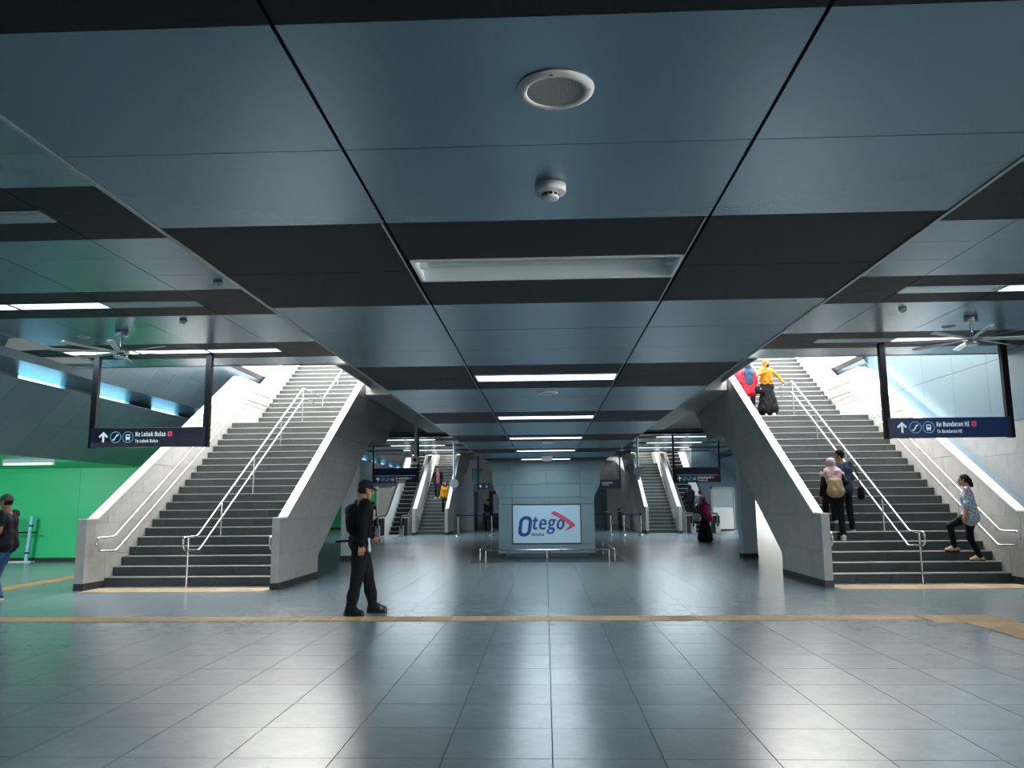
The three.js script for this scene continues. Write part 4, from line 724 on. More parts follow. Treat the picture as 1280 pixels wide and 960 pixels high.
// o: everything in the person's own axes, facing +z, y = 0 at the base
function person(o) {
  const H = o.H || 1.68, s = H / 1.72, t = thing('person', o.label, 'person', o.at, { turn: o.turn, group: o.group });
  const fat = o.fat || 1, col = o.col, P = V(o.pelvis?.[0] || 0, (o.pelvis?.[1] ?? 0.93) * s, o.pelvis?.[2] || 0), lean = o.lean || 0, side = o.sideLean || 0, twist = o.twist || 0;
  const up = (x, y, z) => V(x * s, y * s, z * s).applyEuler(new THREE.Euler(lean, twist, side, 'YXZ')).add(P);
  const hipW = o.female ? 0.095 : 0.088, shW = o.female ? 0.155 : 0.18;
  const hip = [V(hipW * s, -0.03 * s, 0).add(P), V(-hipW * s, -0.03 * s, 0).add(P)], sh = [up(shW, 0.475, -0.005), up(-shW, 0.475, -0.005)];
  const neck = up(0, 0.5, -0.005), headC = up(0, 0.665, 0.03);
  const B = [], fold = o.fold ?? 0.004, top = col.top, bot = col.bottom;
  // torso
  B.push(cap(hip[0], hip[1], 0.118 * s * fat, 0.118 * s * fat, bot, fold));
  for (const q of [1, -1]) {
    B.push(cap(up(q * 0.055, 0.1, 0.005), up(q * 0.075, 0.34, 0.01), 0.118 * s * fat, (o.female ? 0.112 : 0.128) * s * fat, top, fold));
    B.push(cap(up(q * 0.06, 0.42, -0.005), sh[q > 0 ? 0 : 1], 0.085 * s, 0.068 * s, top, fold * 0.5));
    if (o.female) B.push(cap(up(q * 0.06, 0.3, 0.06), up(q * 0.06, 0.31, 0.08), 0.07 * s, 0.06 * s, top));
    if (o.hem) B.push(cap(up(q * 0.085, o.hem, 0), up(q * 0.07, 0.12, 0), 0.14 * s * fat, 0.122 * s * fat, top, fold));
  }
  B.push(cap(up(0, 0.48, -0.01), up(0, 0.58, 0.005), 0.06 * s, 0.055 * s, col.neck || col.skin));
  // arms
  const hands = [], boots = [];
  for (const i of [0, 1]) {
    const q = i ? -1 : 1, target = o.hands?.[i] ? V(...o.hands[i]).multiplyScalar(s) : up(q * 0.25, -0.03, 0.03), pole = o.elbows?.[i] ? V(...o.elbows[i]) : V(q * 0.35, -0.1, -1);
    const [el, wr] = bend(sh[i], target, 0.285 * s, 0.245 * s, pole), sl = o.sleeve ?? 1, k = o.armFat || 1;
    B.push(cap(sh[i], el, 0.06 * s * k, 0.047 * s * k, sl >= 0.5 ? top : col.skin, sl >= 0.5 ? fold : 0));
    if (sl < 0.5) B.push(cap(sh[i], sh[i].clone().lerp(el, 0.62), 0.068 * s, 0.066 * s, top, fold));
    B.push(cap(el, wr, 0.044 * s * k, 0.031 * s * (sl >= 1 ? 1.15 : 1), sl >= 1 ? top : col.skin, sl >= 1 ? fold * 0.7 : 0));
    if (sl >= 0.5 && sl < 1) B.push(cap(el, el.clone().lerp(wr, 0.2), 0.054 * s, 0.05 * s, top));
    const dir = o.handDir?.[i] ? V(...o.handDir[i]).normalize() : wr.clone().sub(el).normalize(), palm = o.palms?.[i] ? V(...o.palms[i]) : V(-q, 0, 0.15);
    hands.push({ wr, el, dir, palm: palm.sub(dir.clone().multiplyScalar(palm.dot(dir))).normalize(), q });
  }
  // legs
  o.feet = o.feet || [[0.1, 0, 0, 0.12], [-0.1, 0, 0, -0.12]];
  for (const i of [0, 1]) {
    const [fx, fy, fz, yaw, pitch = 0] = o.feet[i], an = V(fx, fy + 0.085 * s, fz), [kn, ank] = bend(hip[i], an, 0.43 * s, 0.42 * s, V(Math.sin(yaw) * 0.7, 0.1, 1));
    const w = o.legFat || 1;
    if (!o.skirt) {
      B.push(cap(hip[i], kn, 0.092 * s * w * (fat * 0.5 + 0.5), 0.064 * s * w, bot, fold));
      B.push(cap(kn, ank, 0.063 * s * w, (o.cuff || 0.05) * s, bot, fold));
      if (o.boots) { const m = kn.clone().lerp(ank, 0.52); B.push(cap(m, kn.clone().lerp(ank, 0.6), 0.076 * s, 0.077 * s, bot, fold)); boots.push([cap(kn.clone().lerp(ank, 0.66), ank, 0.056 * s, 0.052 * s, [0.008, 0.008, 0.009])]); B.push(cap(kn.clone().lerp(ank, 0.62), ank, 0.05 * s, 0.047 * s, col.shoe)); }
    } else B.push(cap(kn, ank, 0.05 * s, 0.04 * s, bot));
    const f = V(Math.sin(yaw), 0, Math.cos(yaw)), hl = ank.clone().addScaledVector(f, -0.035 * s).add(V(0, -0.042 * s, 0)), toe = ank.clone().addScaledVector(f, 0.15 * s).add(V(0, -0.052 * s - pitch, 0)), base = fy;
    const shoe = [cap(hl, ank.clone().addScaledVector(f, 0.08 * s).add(V(0, -0.04 * s, 0)), 0.045 * s, 0.047 * s, col.shoe), cap(ank.clone().addScaledVector(f, 0.07 * s).add(V(0, -0.045 * s, 0)), toe, 0.047 * s, 0.034 * s, col.shoe), cap(ank, ank.clone().addScaledVector(f, 0.05 * s).add(V(0, -0.02 * s, 0)), 0.045 * s, 0.045 * s, col.shoe)];
    if (col.sole) { const a = hl.clone(), b = toe.clone(); a.y = base + 0.012; b.y = base + 0.012 - pitch * 0.5; shoe.push(cap(a, b, 0.046 * s, 0.034 * s, col.sole)); }
    B.push(...shoe); if (o.boots) boots[i].push(...shoe.map((c) => cap(c.a, c.b, c.ra + 0.005, c.rb + 0.005, [0.008, 0.008, 0.009])), ...[0.76, 0.84, 0.92].map((k) => { const c = kn.clone().lerp(ank, k).addScaledVector(f, 0.05 * s); return cap(c.clone().add(V(f.z * 0.025, 0, -f.x * 0.025)), c.clone().add(V(-f.z * 0.025, 0.012, f.x * 0.025)), 0.006, 0.006, [0.03, 0.03, 0.03]); }));
  }
  if (o.skirt) for (const q of [1, -1]) B.push(cap(up(q * 0.03, 0.08, 0), V(P.x + q * o.skirt[0] * 0.45, o.skirt[1], P.z + (o.skirt[2] || 0)), 0.11 * s, o.skirt[0], bot, 0.008));
  if (o.extra) B.push(...o.extra({ up, V, s, P, cap, hip, sh, headC, neck }));
  const soleY = Math.min(o.feet[0][1], o.feet[1][1]);
  const bodyF = field(B, 0.028, [(x, y, z) => soleY - y]);
  const [lo, hi] = bounds(B, 0.03);
  const cell = o.cell || 0.013, pieces = [surface(bodyF, lo, hi, cell)];
  // hands: palm, four fingers and a thumb, each finger a chain of its own
  hands.forEach(({ wr, el, dir, palm, q }, i) => {
    const c = o.curl?.[i] ?? 0.35, lat = palm.clone().cross(dir).normalize(), ts = -q * 0 + (lat.dot(V(0, 0, 1)) > 0 ? 1 : -1), list = [], sc = col.glove || col.skin, at = (f, l, n) => wr.clone().addScaledVector(dir, f * s).addScaledVector(lat, l * s).addScaledVector(palm, n * s);
    list.push(cap(wr.clone().lerp(el, 0.12), at(0.01, 0, 0), 0.029 * s, 0.026 * s, sc));
    for (const l of [-0.024, -0.008, 0.008, 0.024]) list.push(cap(at(0.012, l * 0.7, 0), at(0.082, l * 1.1, 0), 0.0165 * s, 0.0135 * s, sc));
    [[-0.03, 0.03, 0.024, 0.02], [-0.0105, 0.038, 0.026, 0.02], [0.0105, 0.036, 0.025, 0.02], [0.03, 0.028, 0.02, 0.017]].map((w) => (ts < 0 ? w : [-w[0], w[1], w[2], w[3]])).forEach(([l, a, b, e]) => {
      let p = at(0.08, l, 0), ang = c * 0.5, r = 0.0095; for (const len of [a, b, e]) { const n = p.clone().addScaledVector(dir, Math.cos(ang) * len * s).addScaledVector(palm, Math.sin(ang) * len * s); list.push(cap(p, n, r * s, (r - 0.0008) * s, sc)); p = n; ang += c * 1.5; r -= 0.0008; }
    });
    const tb = at(0.02, ts * 0.026, 0.006), t1 = tb.clone().addScaledVector(dir, 0.026 * s).addScaledVector(lat, ts * 0.022 * s).addScaledVector(palm, 0.012 * s), t2 = t1.clone().addScaledVector(dir, 0.028 * s).addScaledVector(lat, ts * 0.005 * s).addScaledVector(palm, 0.014 * s);
    list.push(cap(tb, t1, 0.0125 * s, 0.011 * s, sc), cap(t1, t2, 0.0105 * s, 0.0085 * s, sc));
    const [a, b] = bounds(list, 0.012); pieces.push(surface(field(list, 0.006), a, b, o.far ? 0.006 : 0.0042));
  });
  // head with face; own axes: nose towards +z
  const hq = new THREE.Euler(o.head?.pitch || 0, (o.head?.yaw || 0), o.head?.roll || 0, 'YXZ'), K = s * (o.headScale || 1.02), hp = (x, y, z) => V(x * K, y * K, z * K);
  const sk = col.skin, dk = [0.015, 0.012, 0.012], lip = [sk[0] * 0.75, sk[1] * 0.5, sk[2] * 0.5];
  const hl = [ellipsoid(hp(0, 0.03, -0.008), hp(0.077, 0.088, 0.094), sk), cap(hp(0, 0.0, 0.025), hp(0, -0.072, 0.05), 0.06 * K, 0.034 * K, sk), cap(hp(0.03, -0.03, 0.03), hp(0.018, -0.075, 0.045), 0.04 * K, 0.03 * K, sk), cap(hp(-0.03, -0.03, 0.03), hp(-0.018, -0.075, 0.045), 0.04 * K, 0.03 * K, sk),
    cap(hp(0, 0.012, 0.086), hp(0, -0.024, 0.106), 0.009 * K, 0.0125 * K, sk), cap(hp(0.012, -0.028, 0.09), hp(-0.012, -0.028, 0.09), 0.01 * K, 0.01 * K, sk), cap(hp(-0.034, 0.03, 0.074), hp(0.034, 0.03, 0.074), 0.013 * K, 0.013 * K, sk),
    cap(hp(-0.018, -0.052, 0.082), hp(0.018, -0.052, 0.082), 0.0075 * K, 0.0075 * K, lip), cap(hp(-0.014, -0.06, 0.08), hp(0.014, -0.06, 0.08), 0.0075 * K, 0.0075 * K, lip)];
  for (const q of [1, -1]) hl.push(cap(hp(q * 0.031, 0.01, 0.0785), hp(q * 0.035, 0.01, 0.077), 0.0095 * K, 0.0095 * K, dk), cap(hp(q * 0.02, 0.033, 0.085), hp(q * 0.046, 0.035, 0.075), 0.005 * K, 0.004 * K, dk), cap(hp(q * 0.078, 0.018, -0.006), hp(q * 0.074, -0.02, 0.002), 0.015 * K, 0.011 * K, sk));
  hl.push(cap(hp(0, -0.03, -0.02), hp(0, -0.13, -0.03), 0.055 * K, 0.053 * K, sk));
  const [ha, hb] = bounds(hl, 0.01), hg = surface(field(hl, 0.012), ha, hb, o.far ? 0.009 : 0.0055);
  const hm = new THREE.Matrix4().makeRotationFromEuler(hq).setPosition(headC); hg.applyMatrix4(hm); pieces.push(hg);
  const body = part(t, 'body', mergeGeometries(pieces), clothMat);
  for (const list of boots) { const [a, b] = bounds(list, 0.02); part(t, 'boot', surface(field(list, 0.02, [(x, y, z) => soleY - y]), a, b, 0.008), bootMat, 'shiny black lace-up boot'); }
  // worn things that are parts of the figure, built in head or body axes
  const inHead = (name, list, cuts, k, c, label) => { const [a, b] = bounds(list, 0.02), g = surface(field(list, k, cuts), a, b, c || 0.007); g.applyMatrix4(hm); part(t, name, g, clothMat, label); };
  const inBody = (name, list, cuts, k, c, label) => { const [a, b] = bounds(list, 0.02), g = surface(field(list, k, cuts), a, b, c || 0.01); part(t, name, g, clothMat, label); };
  if (o.wear) o.wear({ inHead, inBody, hp, up, K, s, cap, ellipsoid, V, P, headC, hip, sh, hands, neck });
  return { group: t, up, hands, s, headC };
}
const hairShort = (c) => ({ inHead, hp, ellipsoid, cap }) => inHead('hair', [ellipsoid(hp(0, 0.04, -0.014), hp(0.086, 0.094, 0.1), c), cap(hp(0, -0.01, -0.06), hp(0, -0.05, -0.065), 0.045, 0.04, c)], [(x, y, z) => Math.min(z - 0.045 + (0.06 - y) * 0.5, 0.5), (x, y, z) => -0.08 - y].map((f, i) => (i ? f : (x, y, z) => (y < 0.075 ? z - 0.02 - Math.max(0, y) * 0.55 : -1))), 0.01, 0.006, 'short black hair');
const capHat = (c, back, brimC) => ({ inHead, hp, ellipsoid, cap, K }) => {
  inHead('cap_crown', [ellipsoid(hp(0, 0.05, -0.01), hp(0.09, 0.098, 0.104), c)], [(x, y, z) => 0.03 * K - y + (back ? z : -z) * 0.12], 0.01, 0.006, 'cap crown');
  const q = back ? -1 : 1; inHead('cap_brim', [{ f: (x, y, z) => { const zz = q * z; const r = Math.hypot(x / 1.0, (zz - 0.075 * K) / 1.05) - 0.082 * K, h = Math.abs(y - 0.047 * K + x * x * 2.2 + Math.max(0, zz - 0.09) * 0.25) - 0.004; return Math.max(r, h); }, col: brimC || c, box: [[-0.12, -0.02, -0.2], [0.12, 0.1, 0.2]] }], [(x, y, z) => 0.05 * K - q * z], 0.004, 0.005, 'cap brim');
};
// scarf wrapped round the head and falling over the shoulders
const hijab = (c, { drop = 0.22, wide = 0.17, back = 0, front = 1 } = {}) => ({ inHead, inBody, hp, up, ellipsoid, cap, K, s }) => {
  inHead('headscarf', [ellipsoid(hp(0, 0.028, -0.012), hp(0.098, 0.112, 0.112), c), cap(hp(0, -0.03, -0.01), hp(0, -0.12, -0.005), 0.09 * K, 0.085 * K, c)], [(x, y, z) => -(Math.hypot(x / 0.95, (y - 0.0) / 1.25, (z - 0.125) / 1.5) - 0.068)], 0.03, 0.007, 'headscarf');
  const L = []; for (const q of [1, -1]) { L.push(cap(up(q * 0.04, 0.54, 0), up(q * wide * 0.8, 0.43, 0.0), 0.09 * s, 0.088 * s, c, 0.005)); L.push(cap(up(q * wide * 0.45, 0.45, 0.06), up(q * wide * 0.4, 0.45 - drop * front, 0.11), 0.075 * s, 0.055 * s, c, 0.006)); L.push(cap(up(q * wide * 0.5, 0.46, -0.06), up(q * wide * 0.45, 0.44 - drop * (1 + back), -0.1), 0.075 * s, 0.055 * s, c, 0.006)); }
  L.push(cap(up(0, 0.48, -0.05), up(0, 0.42 - drop * (1 + back), -0.11), 0.08 * s, 0.055 * s, c, 0.007)); inBody('scarf_drape', L, [], 0.04, 0.011, 'scarf draped over the shoulders');
};
const SK = [0.36, 0.2, 0.13], SKD = [0.23, 0.125, 0.08], BK = [0.0045, 0.005, 0.006], BK2 = [0.008, 0.009, 0.012], HAIR = [0.01, 0.009, 0.009];

// 1 the guard
const guard = person({
  label: 'person in black guard uniform, navy cap and boots standing on the open floor', at: [-2.6, 0.003, 11.3], turn: 1.98, H: 1.8, fat: 1.16, lean: 0.05, cuff: 0.062, boots: true, legFat: 1.3, armFat: 1.4,
  col: { skin: SK, top: BK, bottom: BK2, shoe: [0.012, 0.012, 0.013], sole: [0.006, 0.006, 0.006] }, fold: 0.006, pelvis: [0, 0.955, -0.02], head: { pitch: 0.12, yaw: 0.02 },
  feet: [[0.1, 0, 0.2, -0.25], [-0.11, 0, -0.16, -0.45]], hands: [[0.12, 1.0, 0.18], [-0.27, 0.83, -0.06]], elbows: [[0.6, -0.2, -0.6], [-0.5, 0, -1]], curl: [0.5, 0.45],
  extra: ({ up, cap: c }) => [c(up(0.06, 0.17, -0.08), up(0.07, 0.38, -0.11), 0.115, 0.115, BK, 0.006), c(up(-0.06, 0.17, -0.08), up(-0.07, 0.38, -0.11), 0.115, 0.115, BK, 0.006)],
  wear: (w) => {
    capHat([0.012, 0.017, 0.035])(w); inHair(w);
    w.inBody('belt', [...[0, 1, 2, 3, 4, 5, 6, 7].map((k) => { const a = k * Math.PI / 4, b = a + Math.PI / 4; return w.cap(w.up(Math.cos(a) * 0.165, 0.035, Math.sin(a) * 0.125 - 0.01), w.up(Math.cos(b) * 0.165, 0.035, Math.sin(b) * 0.125 - 0.01), 0.024, 0.024, [0.006, 0.006, 0.007]); })], [], 0.01, 0.009, 'black duty belt');
    w.inBody('baton', [w.cap(w.up(-0.1, 0.0, -0.16), w.up(-0.02, -0.02, -0.32), 0.016, 0.015, BK)], [], 0.01, 0.006, 'short black baton');
    w.inBody('radio_pouch', [w.cap(w.up(-0.17, 0.0, 0.02), w.up(-0.17, 0.06, 0.02), 0.035, 0.035, BK)], [], 0.01, 0.008);
    w.inBody('white_tag', [w.cap(w.up(-0.2, 0.03, 0.075), w.up(-0.2, -0.12, 0.09), 0.018, 0.022, [0.6, 0.6, 0.6])], [], 0.01, 0.006, 'white card hanging from the belt');
    w.inBody('radio', [w.cap(w.up(-0.16, 0.3, 0.13), w.up(-0.14, 0.4, 0.13), 0.024, 0.022, [0.35, 0.3, 0.2])], [], 0.01, 0.007, 'small pale badge on the chest');
  },
});
function inHair(w) { w.inHead('hair', [w.ellipsoid(w.hp(0, 0.01, -0.02), w.hp(0.081, 0.075, 0.088), HAIR)], [(x, y, z) => z + 0.005, (x, y, z) => -0.05 - y], 0.01, 0.006, 'cropped black hair'); }
// 2 the man at the edge
person({
  label: 'person in black T-shirt, blue jeans and backward olive cap walking past the green corridor', at: [-9.04, 0.003, 13.25], turn: -1.6, H: 1.71, fat: 1.08, sleeve: 0.3, cell: 0.012,
  col: { skin: SKD, top: [0.007, 0.007, 0.009], bottom: [0.035, 0.085, 0.17], shoe: [0.012, 0.018, 0.035], sole: [0.6, 0.6, 0.6] }, hem: -0.02, legFat: 1.05, cuff: 0.062,
  feet: [[0.1, 0, -0.02, 0.05], [-0.1, 0, 0.26, -0.05]], hands: [[0.24, 0.93, 0.1], [-0.24, 0.9, 0.2]], elbows: [[0.3, 0, -1], [-0.3, 0, -1]], head: { pitch: 0.1 }, lean: 0.03, wear: (w) => { capHat([0.05, 0.06, 0.04], true)(w); inHair(w); },
});
// 3 the couple climbing
const stepAt = (n, f = 0.4) => [n * RISE, 15.3 + (n - 1) * GO + GO * f];
const wife = person({
  label: 'person in pale pink headscarf and black clothes with a beige backpack climbing the stairs', at: [5.78, 4 * RISE + 0.003, 16.42], turn: Math.PI - 0.12, H: 1.6, female: true, fat: 1.05, legFat: 1.15, cuff: 0.06,
  col: { skin: SK, top: BK, bottom: BK, shoe: [0.62, 0.62, 0.62], sole: [0.7, 0.7, 0.7] }, hem: -0.06, pelvis: [0, 0.98, 0.14], feet: [[0.09, 2 * RISE, 2 * GO - 0.06, 0], [-0.09, 0, -0.05, 0]], hands: [[0.26, 0.95, 0.18], [-0.2, 1.15, 0.25]], lean: 0.08, head: { yaw: -0.25, roll: -0.08 }, wear: (w) => hijab([0.42, 0.29, 0.31], { drop: 0.16, wide: 0.21, back: 0.25 })(w),
});
person({
  label: 'person in dark blue shirt climbing the stairs next to the one in pink headscarf', at: [6.1, 5 * RISE + 0.003, 16.75], turn: Math.PI + 0.12, H: 1.63, sleeve: 0.6, legFat: 1.12, cuff: 0.062, hem: -0.06,
  col: { skin: SKD, top: [0.018, 0.04, 0.06], bottom: BK, shoe: [0.015, 0.015, 0.018], sole: [0.45, 0.45, 0.45] }, pelvis: [0, 0.97, 0.1], feet: [[0.1, RISE, GO - 0.02, 0], [-0.1, 0, 0.0, 0]], hands: [[0.22, 0.92, 0.2], [-0.24, 0.9, 0.12]], lean: 0.06, head: { yaw: 0.45, roll: 0.1, pitch: 0.12 }, wear: hairShort(HAIR),
});
// 4 the woman by the wall
person({
  label: 'person in striped pale shirt and black trousers stepping up beside the wall handrail', at: [8.02, 2 * RISE + 0.003, 15.62], turn: -2.1, H: 1.62, female: true, fat: 1.12, sleeve: 0.6, legFat: 1.05,
  col: { skin: SK, top: (x, y, z) => { const q = Math.sin((x * 1.1 + z) * 150), p = Math.sin(y * 60 + x * 25) * Math.sin(z * 70 - y * 30); return q > 0.35 ? (y > 1.2 ? [0.3, 0.1, 0.15] : [0.16, 0.22, 0.3]) : p > 0.45 ? [0.12, 0.18, 0.25] : [0.45, 0.5, 0.54]; }, bottom: BK, shoe: [0.42, 0.28, 0.2], sole: [0.02, 0.02, 0.02] }, hem: -0.08,
  pelvis: [0, 0.93, 0.04], lean: 0.06, feet: [[0.1, RISE, 0.34, 0], [-0.1, 0, -0.05, 0]], hands: [[0.27, 0.86, 0.12], [-0.2, 0.9, 0.2]], wear: (w) => w.inHead('hair', [w.ellipsoid(w.hp(0, 0.036, -0.018), w.hp(0.086, 0.092, 0.1), HAIR), w.cap(w.hp(0, 0, -0.1), w.hp(0, -0.1, -0.13), 0.05, 0.035, HAIR)], [(x, y, z) => (y < 0.075 ? z - 0.02 - Math.max(0, y) * 0.55 : -1)], 0.015, 0.006, 'black hair tied back'),
});
// 5 the three at the landing
const LY = 21 * RISE + 0.003;
const orangeW = person({
  label: 'person in orange headscarf and long black skirt holding a phone up on the landing', at: [5.93, LY, 21.42], turn: 0.1, H: 1.52, female: true, fat: 1.05, skirt: [0.19, 0.2, 0.02], sleeve: 1,
  col: { skin: SK, top: [0.42, 0.15, 0.014], bottom: BK, shoe: [0.5, 0.4, 0.35], glove: SK }, feet: [[0.08, 0, 0.06, 0.2], [-0.08, 0, 0.0, -0.2]], hands: [[0.45, 1.02, 0.14], [-0.05, 1.32, 0.24]], elbows: [[1, -0.4, -0.3], [-1, -0.5, 0.2]], handDir: [[0.8, -0.1, 0.4], [0.15, 1, 0]], palms: [[0, -1, 0], [0.3, 0, -1]], wear: hijab([0.45, 0.16, 0.014], { drop: 0.3, wide: 0.2, back: 0 }),
});
person({ label: 'person in red shirt and dark blue headscarf seen from behind on the landing', at: [5.55, LY, 21.75], turn: Math.PI - 0.15, H: 1.5, female: true, fat: 1.12, sleeve: 0.7, hem: -0.12, col: { skin: SK, top: [0.45, 0.022, 0.045], bottom: [0.018, 0.028, 0.05], shoe: BK }, wear: hijab([0.03, 0.055, 0.11], { drop: 0.2, wide: 0.15, back: 0.5, front: 0.5 }) });
person({ label: 'person in red T-shirt reaching an arm sideways on the landing behind the parapet', at: [5.42, LY, 22.3], turn: Math.PI + 0.3, H: 1.66, fat: 1.05, sleeve: 0.3, col: { skin: SK, top: [0.45, 0.03, 0.065], bottom: BK2, shoe: BK }, hands: [[0.24, 0.9, 0.1], [-0.42, 1.02, 0.12]], wear: hairShort(HAIR) });
// 6 the two on the far stairs
const farStep = (n) => [n * RISE + 0.003, 40.5 + (n - 1) * GO + GO * 0.5];
{ const [y, d] = farStep(10); person({ far: true, cell: 0.017, label: 'person in black jacket over a red plaid shirt coming down the far stairs', at: [-5.82, y, d], turn: 0.1, H: 1.72, col: { skin: SKD, top: (x, yy, z) => (z > 0.05 && Math.abs(x) < 0.085 ? (Math.sin(x * 130) * Math.sin(yy * 110) > 0 ? [0.25, 0.06, 0.07] : [0.12, 0.05, 0.06]) : BK), bottom: BK2, shoe: [0.45, 0.3, 0.2] }, hem: -0.04, hands: [[0.28, 0.9, 0.05], [-0.3, 0.93, 0.06]], feet: [[0.1, 0, 0.02, 0.2], [-0.1, 0, -0.02, -0.2]], wear: hairShort(HAIR) }); }
{ const [y, d] = farStep(6); person({ far: true, cell: 0.017, label: 'person in mustard top and black trousers coming down the far stairs', at: [-5.28, y, d], turn: 0.15, H: 1.6, female: true, fat: 1.12, col: { skin: SK, top: [0.5, 0.2, 0.015], bottom: BK, shoe: BK }, hem: -0.02, hands: [[0.26, 0.85, 0.12], [-0.28, 0.85, 0.08]], wear: (w) => w.inHead('hair', [w.ellipsoid(w.hp(0, 0.036, -0.018), w.hp(0.09, 0.094, 0.1), HAIR), w.cap(w.hp(0.05, 0, -0.03), w.hp(0.075, -0.16, -0.01), 0.05, 0.04, HAIR), w.cap(w.hp(-0.05, 0, -0.03), w.hp(-0.075, -0.16, -0.01), 0.05, 0.04, HAIR)], [(x, y, z) => (y < 0.075 && Math.abs(x) < 0.06 ? z - 0.03 : -1)], 0.02, 0.008, 'long black hair') }); }
// 7 on the right: the woman in magenta and those on the escalator
person({ far: true, cell: 0.016, label: 'person in a long magenta headscarf and dark dress walking to the escalator', at: [5.93, 0.003, 30.7], turn: 2.75, H: 1.66, female: true, fat: 1.08, skirt: [0.2, 0.16, 0], col: { skin: SK, top: [0.16, 0.025, 0.07], bottom: [0.012, 0.01, 0.013], shoe: BK }, feet: [[0.09, 0, 0.1, 0], [-0.09, 0, -0.1, 0]], hands: [[0.25, 0.95, 0.2], [-0.26, 0.85, 0]], wear: (w) => { hijab([0.3, 0.05, 0.13], { drop: 0.34, wide: 0.2, back: 0.1 })(w); w.inBody('shawl', [w.cap(w.up(-0.1, 0.4, -0.08), w.up(-0.24, -0.05, -0.14), 0.09, 0.11, [0.42, 0.05, 0.14], 0.01), w.cap(w.up(-0.05, 0.35, -0.1), w.up(-0.12, 0.0, -0.12), 0.09, 0.09, [0.34, 0.04, 0.12], 0.01)], [], 0.04, 0.014, 'hanging magenta shawl'); } });
{ const ey = (d) => Math.max(0.02, (d - 38.7 - 1.6) * Math.tan(Math.PI / 6) + 0.05) + 0.01;
  person({ far: true, cell: 0.017, label: 'person in loose black clothes riding up the escalator', at: [7.3, ey(41.3), 41.3], turn: Math.PI, H: 1.7, female: true, fat: 1.3, skirt: [0.24, 0.14, 0], col: { skin: SKD, top: BK, bottom: BK, shoe: BK }, hands: [[0.32, 0.95, 0.22], [-0.3, 0.9, 0.1]], wear: hijab([0.01, 0.01, 0.012], { drop: 0.36, wide: 0.22, back: 0.2 }) });
  person({ far: true, cell: 0.017, label: 'person in patterned grey shirt with dark rucksack riding up the escalator', at: [7.72, ey(40.9), 40.9], turn: Math.PI + 0.1, H: 1.66, sleeve: 0.5, col: { skin: SK, top: [0.12, 0.13, 0.15], bottom: BK, shoe: BK }, hands: [[0.25, 0.92, 0.1], [-0.26, 1.0, 0.2]], wear: (w) => { hairShort(HAIR)(w); w.inBody('rucksack', [w.cap(w.up(0, 0.2, -0.19), w.up(0, 0.4, -0.18), 0.12, 0.1, [0.03, 0.032, 0.036])], [], 0.02, 0.014, 'dark rucksack'); } }); }
// 8 the far guard, 9 the visitor beyond the escalator
person({ far: true, cell: 0.017, label: 'person in dark guard uniform standing by the door at the far end', at: [-3.2, 0.003, 44.8], turn: -0.1, H: 1.76, col: { skin: SKD, top: BK, bottom: BK, shoe: BK }, hands: [[0.08, 0.98, 0.22], [-0.08, 0.96, 0.23]], elbows: [[1, -0.2, -0.3], [-1, -0.2, -0.3]], wear: (w) => { capHat([0.012, 0.013, 0.016])(w); inHair(w); } });
person({ far: true, cell: 0.017, label: 'person in dark clothes beyond the escalator in front of the green wall', at: [-9.7, 0.003, 45], turn: Math.PI - 0.4, H: 1.68, col: { skin: SKD, top: [0.02, 0.022, 0.03], bottom: BK, shoe: BK }, wear: hairShort(HAIR) });

// ---- things carried
function bagOf(name, label, category, list, cellSize, extra) { const [a, b] = bounds(list, 0.02), g = surface(field(list, 0.03), a, b, cellSize); const t = thing(name, label, category, [0, 0, 0]); g.computeBoundingBox(); const c = g.boundingBox.getCenter(V(0, 0, 0)); c.y = g.boundingBox.min.y; g.translate(-c.x, -c.y, -c.z); t.position.copy(c); part(t, 'bag_body', g, clothMat); if (extra) extra(t, c); return t; }
{ // backpack of the climber in pink
  wife.group.updateMatrixWorld(); const W = (x, y, z) => wife.up(x, y, z).applyMatrix4(wife.group.matrixWorld), c = [0.3, 0.22, 0.13];
  bagOf('backpack', 'beige drawstring backpack worn on the back by the person in pink headscarf', 'backpack', [cap(W(-0.05, 0.05, -0.2), W(-0.05, 0.24, -0.19), 0.125, 0.09, c, 0.006), cap(W(0.05, 0.05, -0.2), W(0.05, 0.24, -0.19), 0.125, 0.09, c, 0.006), cap(W(0, 0.25, -0.19), W(0, 0.33, -0.17), 0.07, 0.05, c, 0.008)], 0.011, (t, o) => {
    for (const q of [-1, 1]) part(t, 'strap', bar([W(q * 0.03, 0.33, -0.2).sub(o), W(q * 0.09, 0.18, -0.3).sub(o), W(q * 0.13, 0.02, -0.26).sub(o)], 0.009, 0.04, 6), std([0.2, 0.14, 0.08], { roughness: 0.8 }), 'brown strap'); });
}
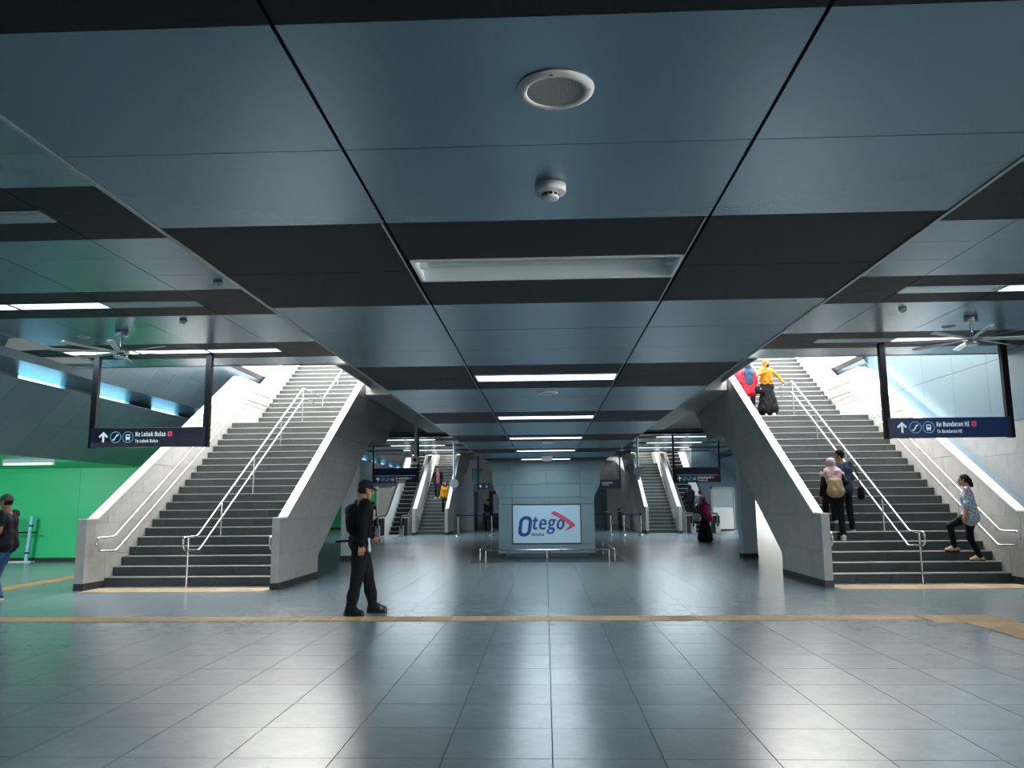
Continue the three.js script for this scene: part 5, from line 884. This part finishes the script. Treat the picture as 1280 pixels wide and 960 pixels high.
bagOf('shoulder_bag', 'small black bag slung at the side of the person in dark blue shirt', 'bag', [cap(D(6.36, 1.58, 16.6), D(6.36, 1.74, 16.6), 0.065, 0.055, BK), cap(D(6.37, 1.58, 16.66), D(6.37, 1.72, 16.66), 0.07, 0.06, BK)], 0.011, (t, o) => part(t, 'strap', bar([D(6.36, 1.76, 16.6).sub(o), D(6.28, 2.1, 16.56).sub(o), D(6.18, 2.27, 16.62).sub(o)], 0.01, 0.1, 6), mats.black));
bagOf('handbag', 'quilted black handbag hanging beside the person in orange headscarf', 'handbag', [cap(D(5.64, LY + 0.72, 21.24), D(5.76, LY + 0.7, 21.24), 0.075, 0.075, BK), cap(D(5.64, LY + 0.66, 21.24), D(5.76, LY + 0.64, 21.24), 0.075, 0.075, BK)], 0.01, (t, o) => { part(t, 'chain', bar([D(5.62, LY + 0.76, 21.24).sub(o), D(5.72, LY + 1.15, 21.26).sub(o), D(5.82, LY + 1.3, 21.3).sub(o)], 0.006, 0.1, 6), mats.steel); part(t, 'clasp', (() => { const g = new THREE.SphereGeometry(0.014, 10, 8); g.translate(5.7 - o.x, LY + 0.7 - o.y, -21.16 - o.z); return g; })(), mats.chrome); });
{ // phone in the raised hand
  orangeW.group.updateMatrixWorld(); const h = orangeW.hands[1], p = h.wr.clone().addScaledVector(h.dir, 0.12).addScaledVector(h.palm, 0.02).applyMatrix4(orangeW.group.matrixWorld);
  const t = thing('smartphone', 'black smartphone held up by the person in orange headscarf', 'phone', [p.x, p.y - 0.06, -p.z], { turn: 0.1 }); part(t, 'case', rbx(-0.038, 0.038, 0, 0.155, -0.006, 0.006, 0.005), mats.black); const g = new THREE.CylinderGeometry(0.008, 0.008, 0.004, 12); g.rotateX(Math.PI / 2); g.translate(-0.022, 0.135, 0.007); part(t, 'camera_lens', g, mats.chrome);
}
bagOf('handbag', 'pale grey bag on the arm of the person in magenta headscarf', 'handbag', [cap(D(5.6, 1.0, 30.6), D(5.68, 0.98, 30.56), 0.08, 0.08, [0.4, 0.42, 0.4]), cap(D(5.58, 0.88, 30.6), D(5.7, 0.86, 30.56), 0.085, 0.085, [0.4, 0.42, 0.4])], 0.016);
bagOf('carrier_bag', 'white plastic carrier bag held by the person in mustard top', 'bag', [cap(D(-4.98, 6 * RISE + 0.4, 41.85), D(-4.98, 6 * RISE + 0.62, 41.85), 0.12, 0.06, [0.6, 0.62, 0.64], 0.008)], 0.016);

renderer.render(scene, camera);
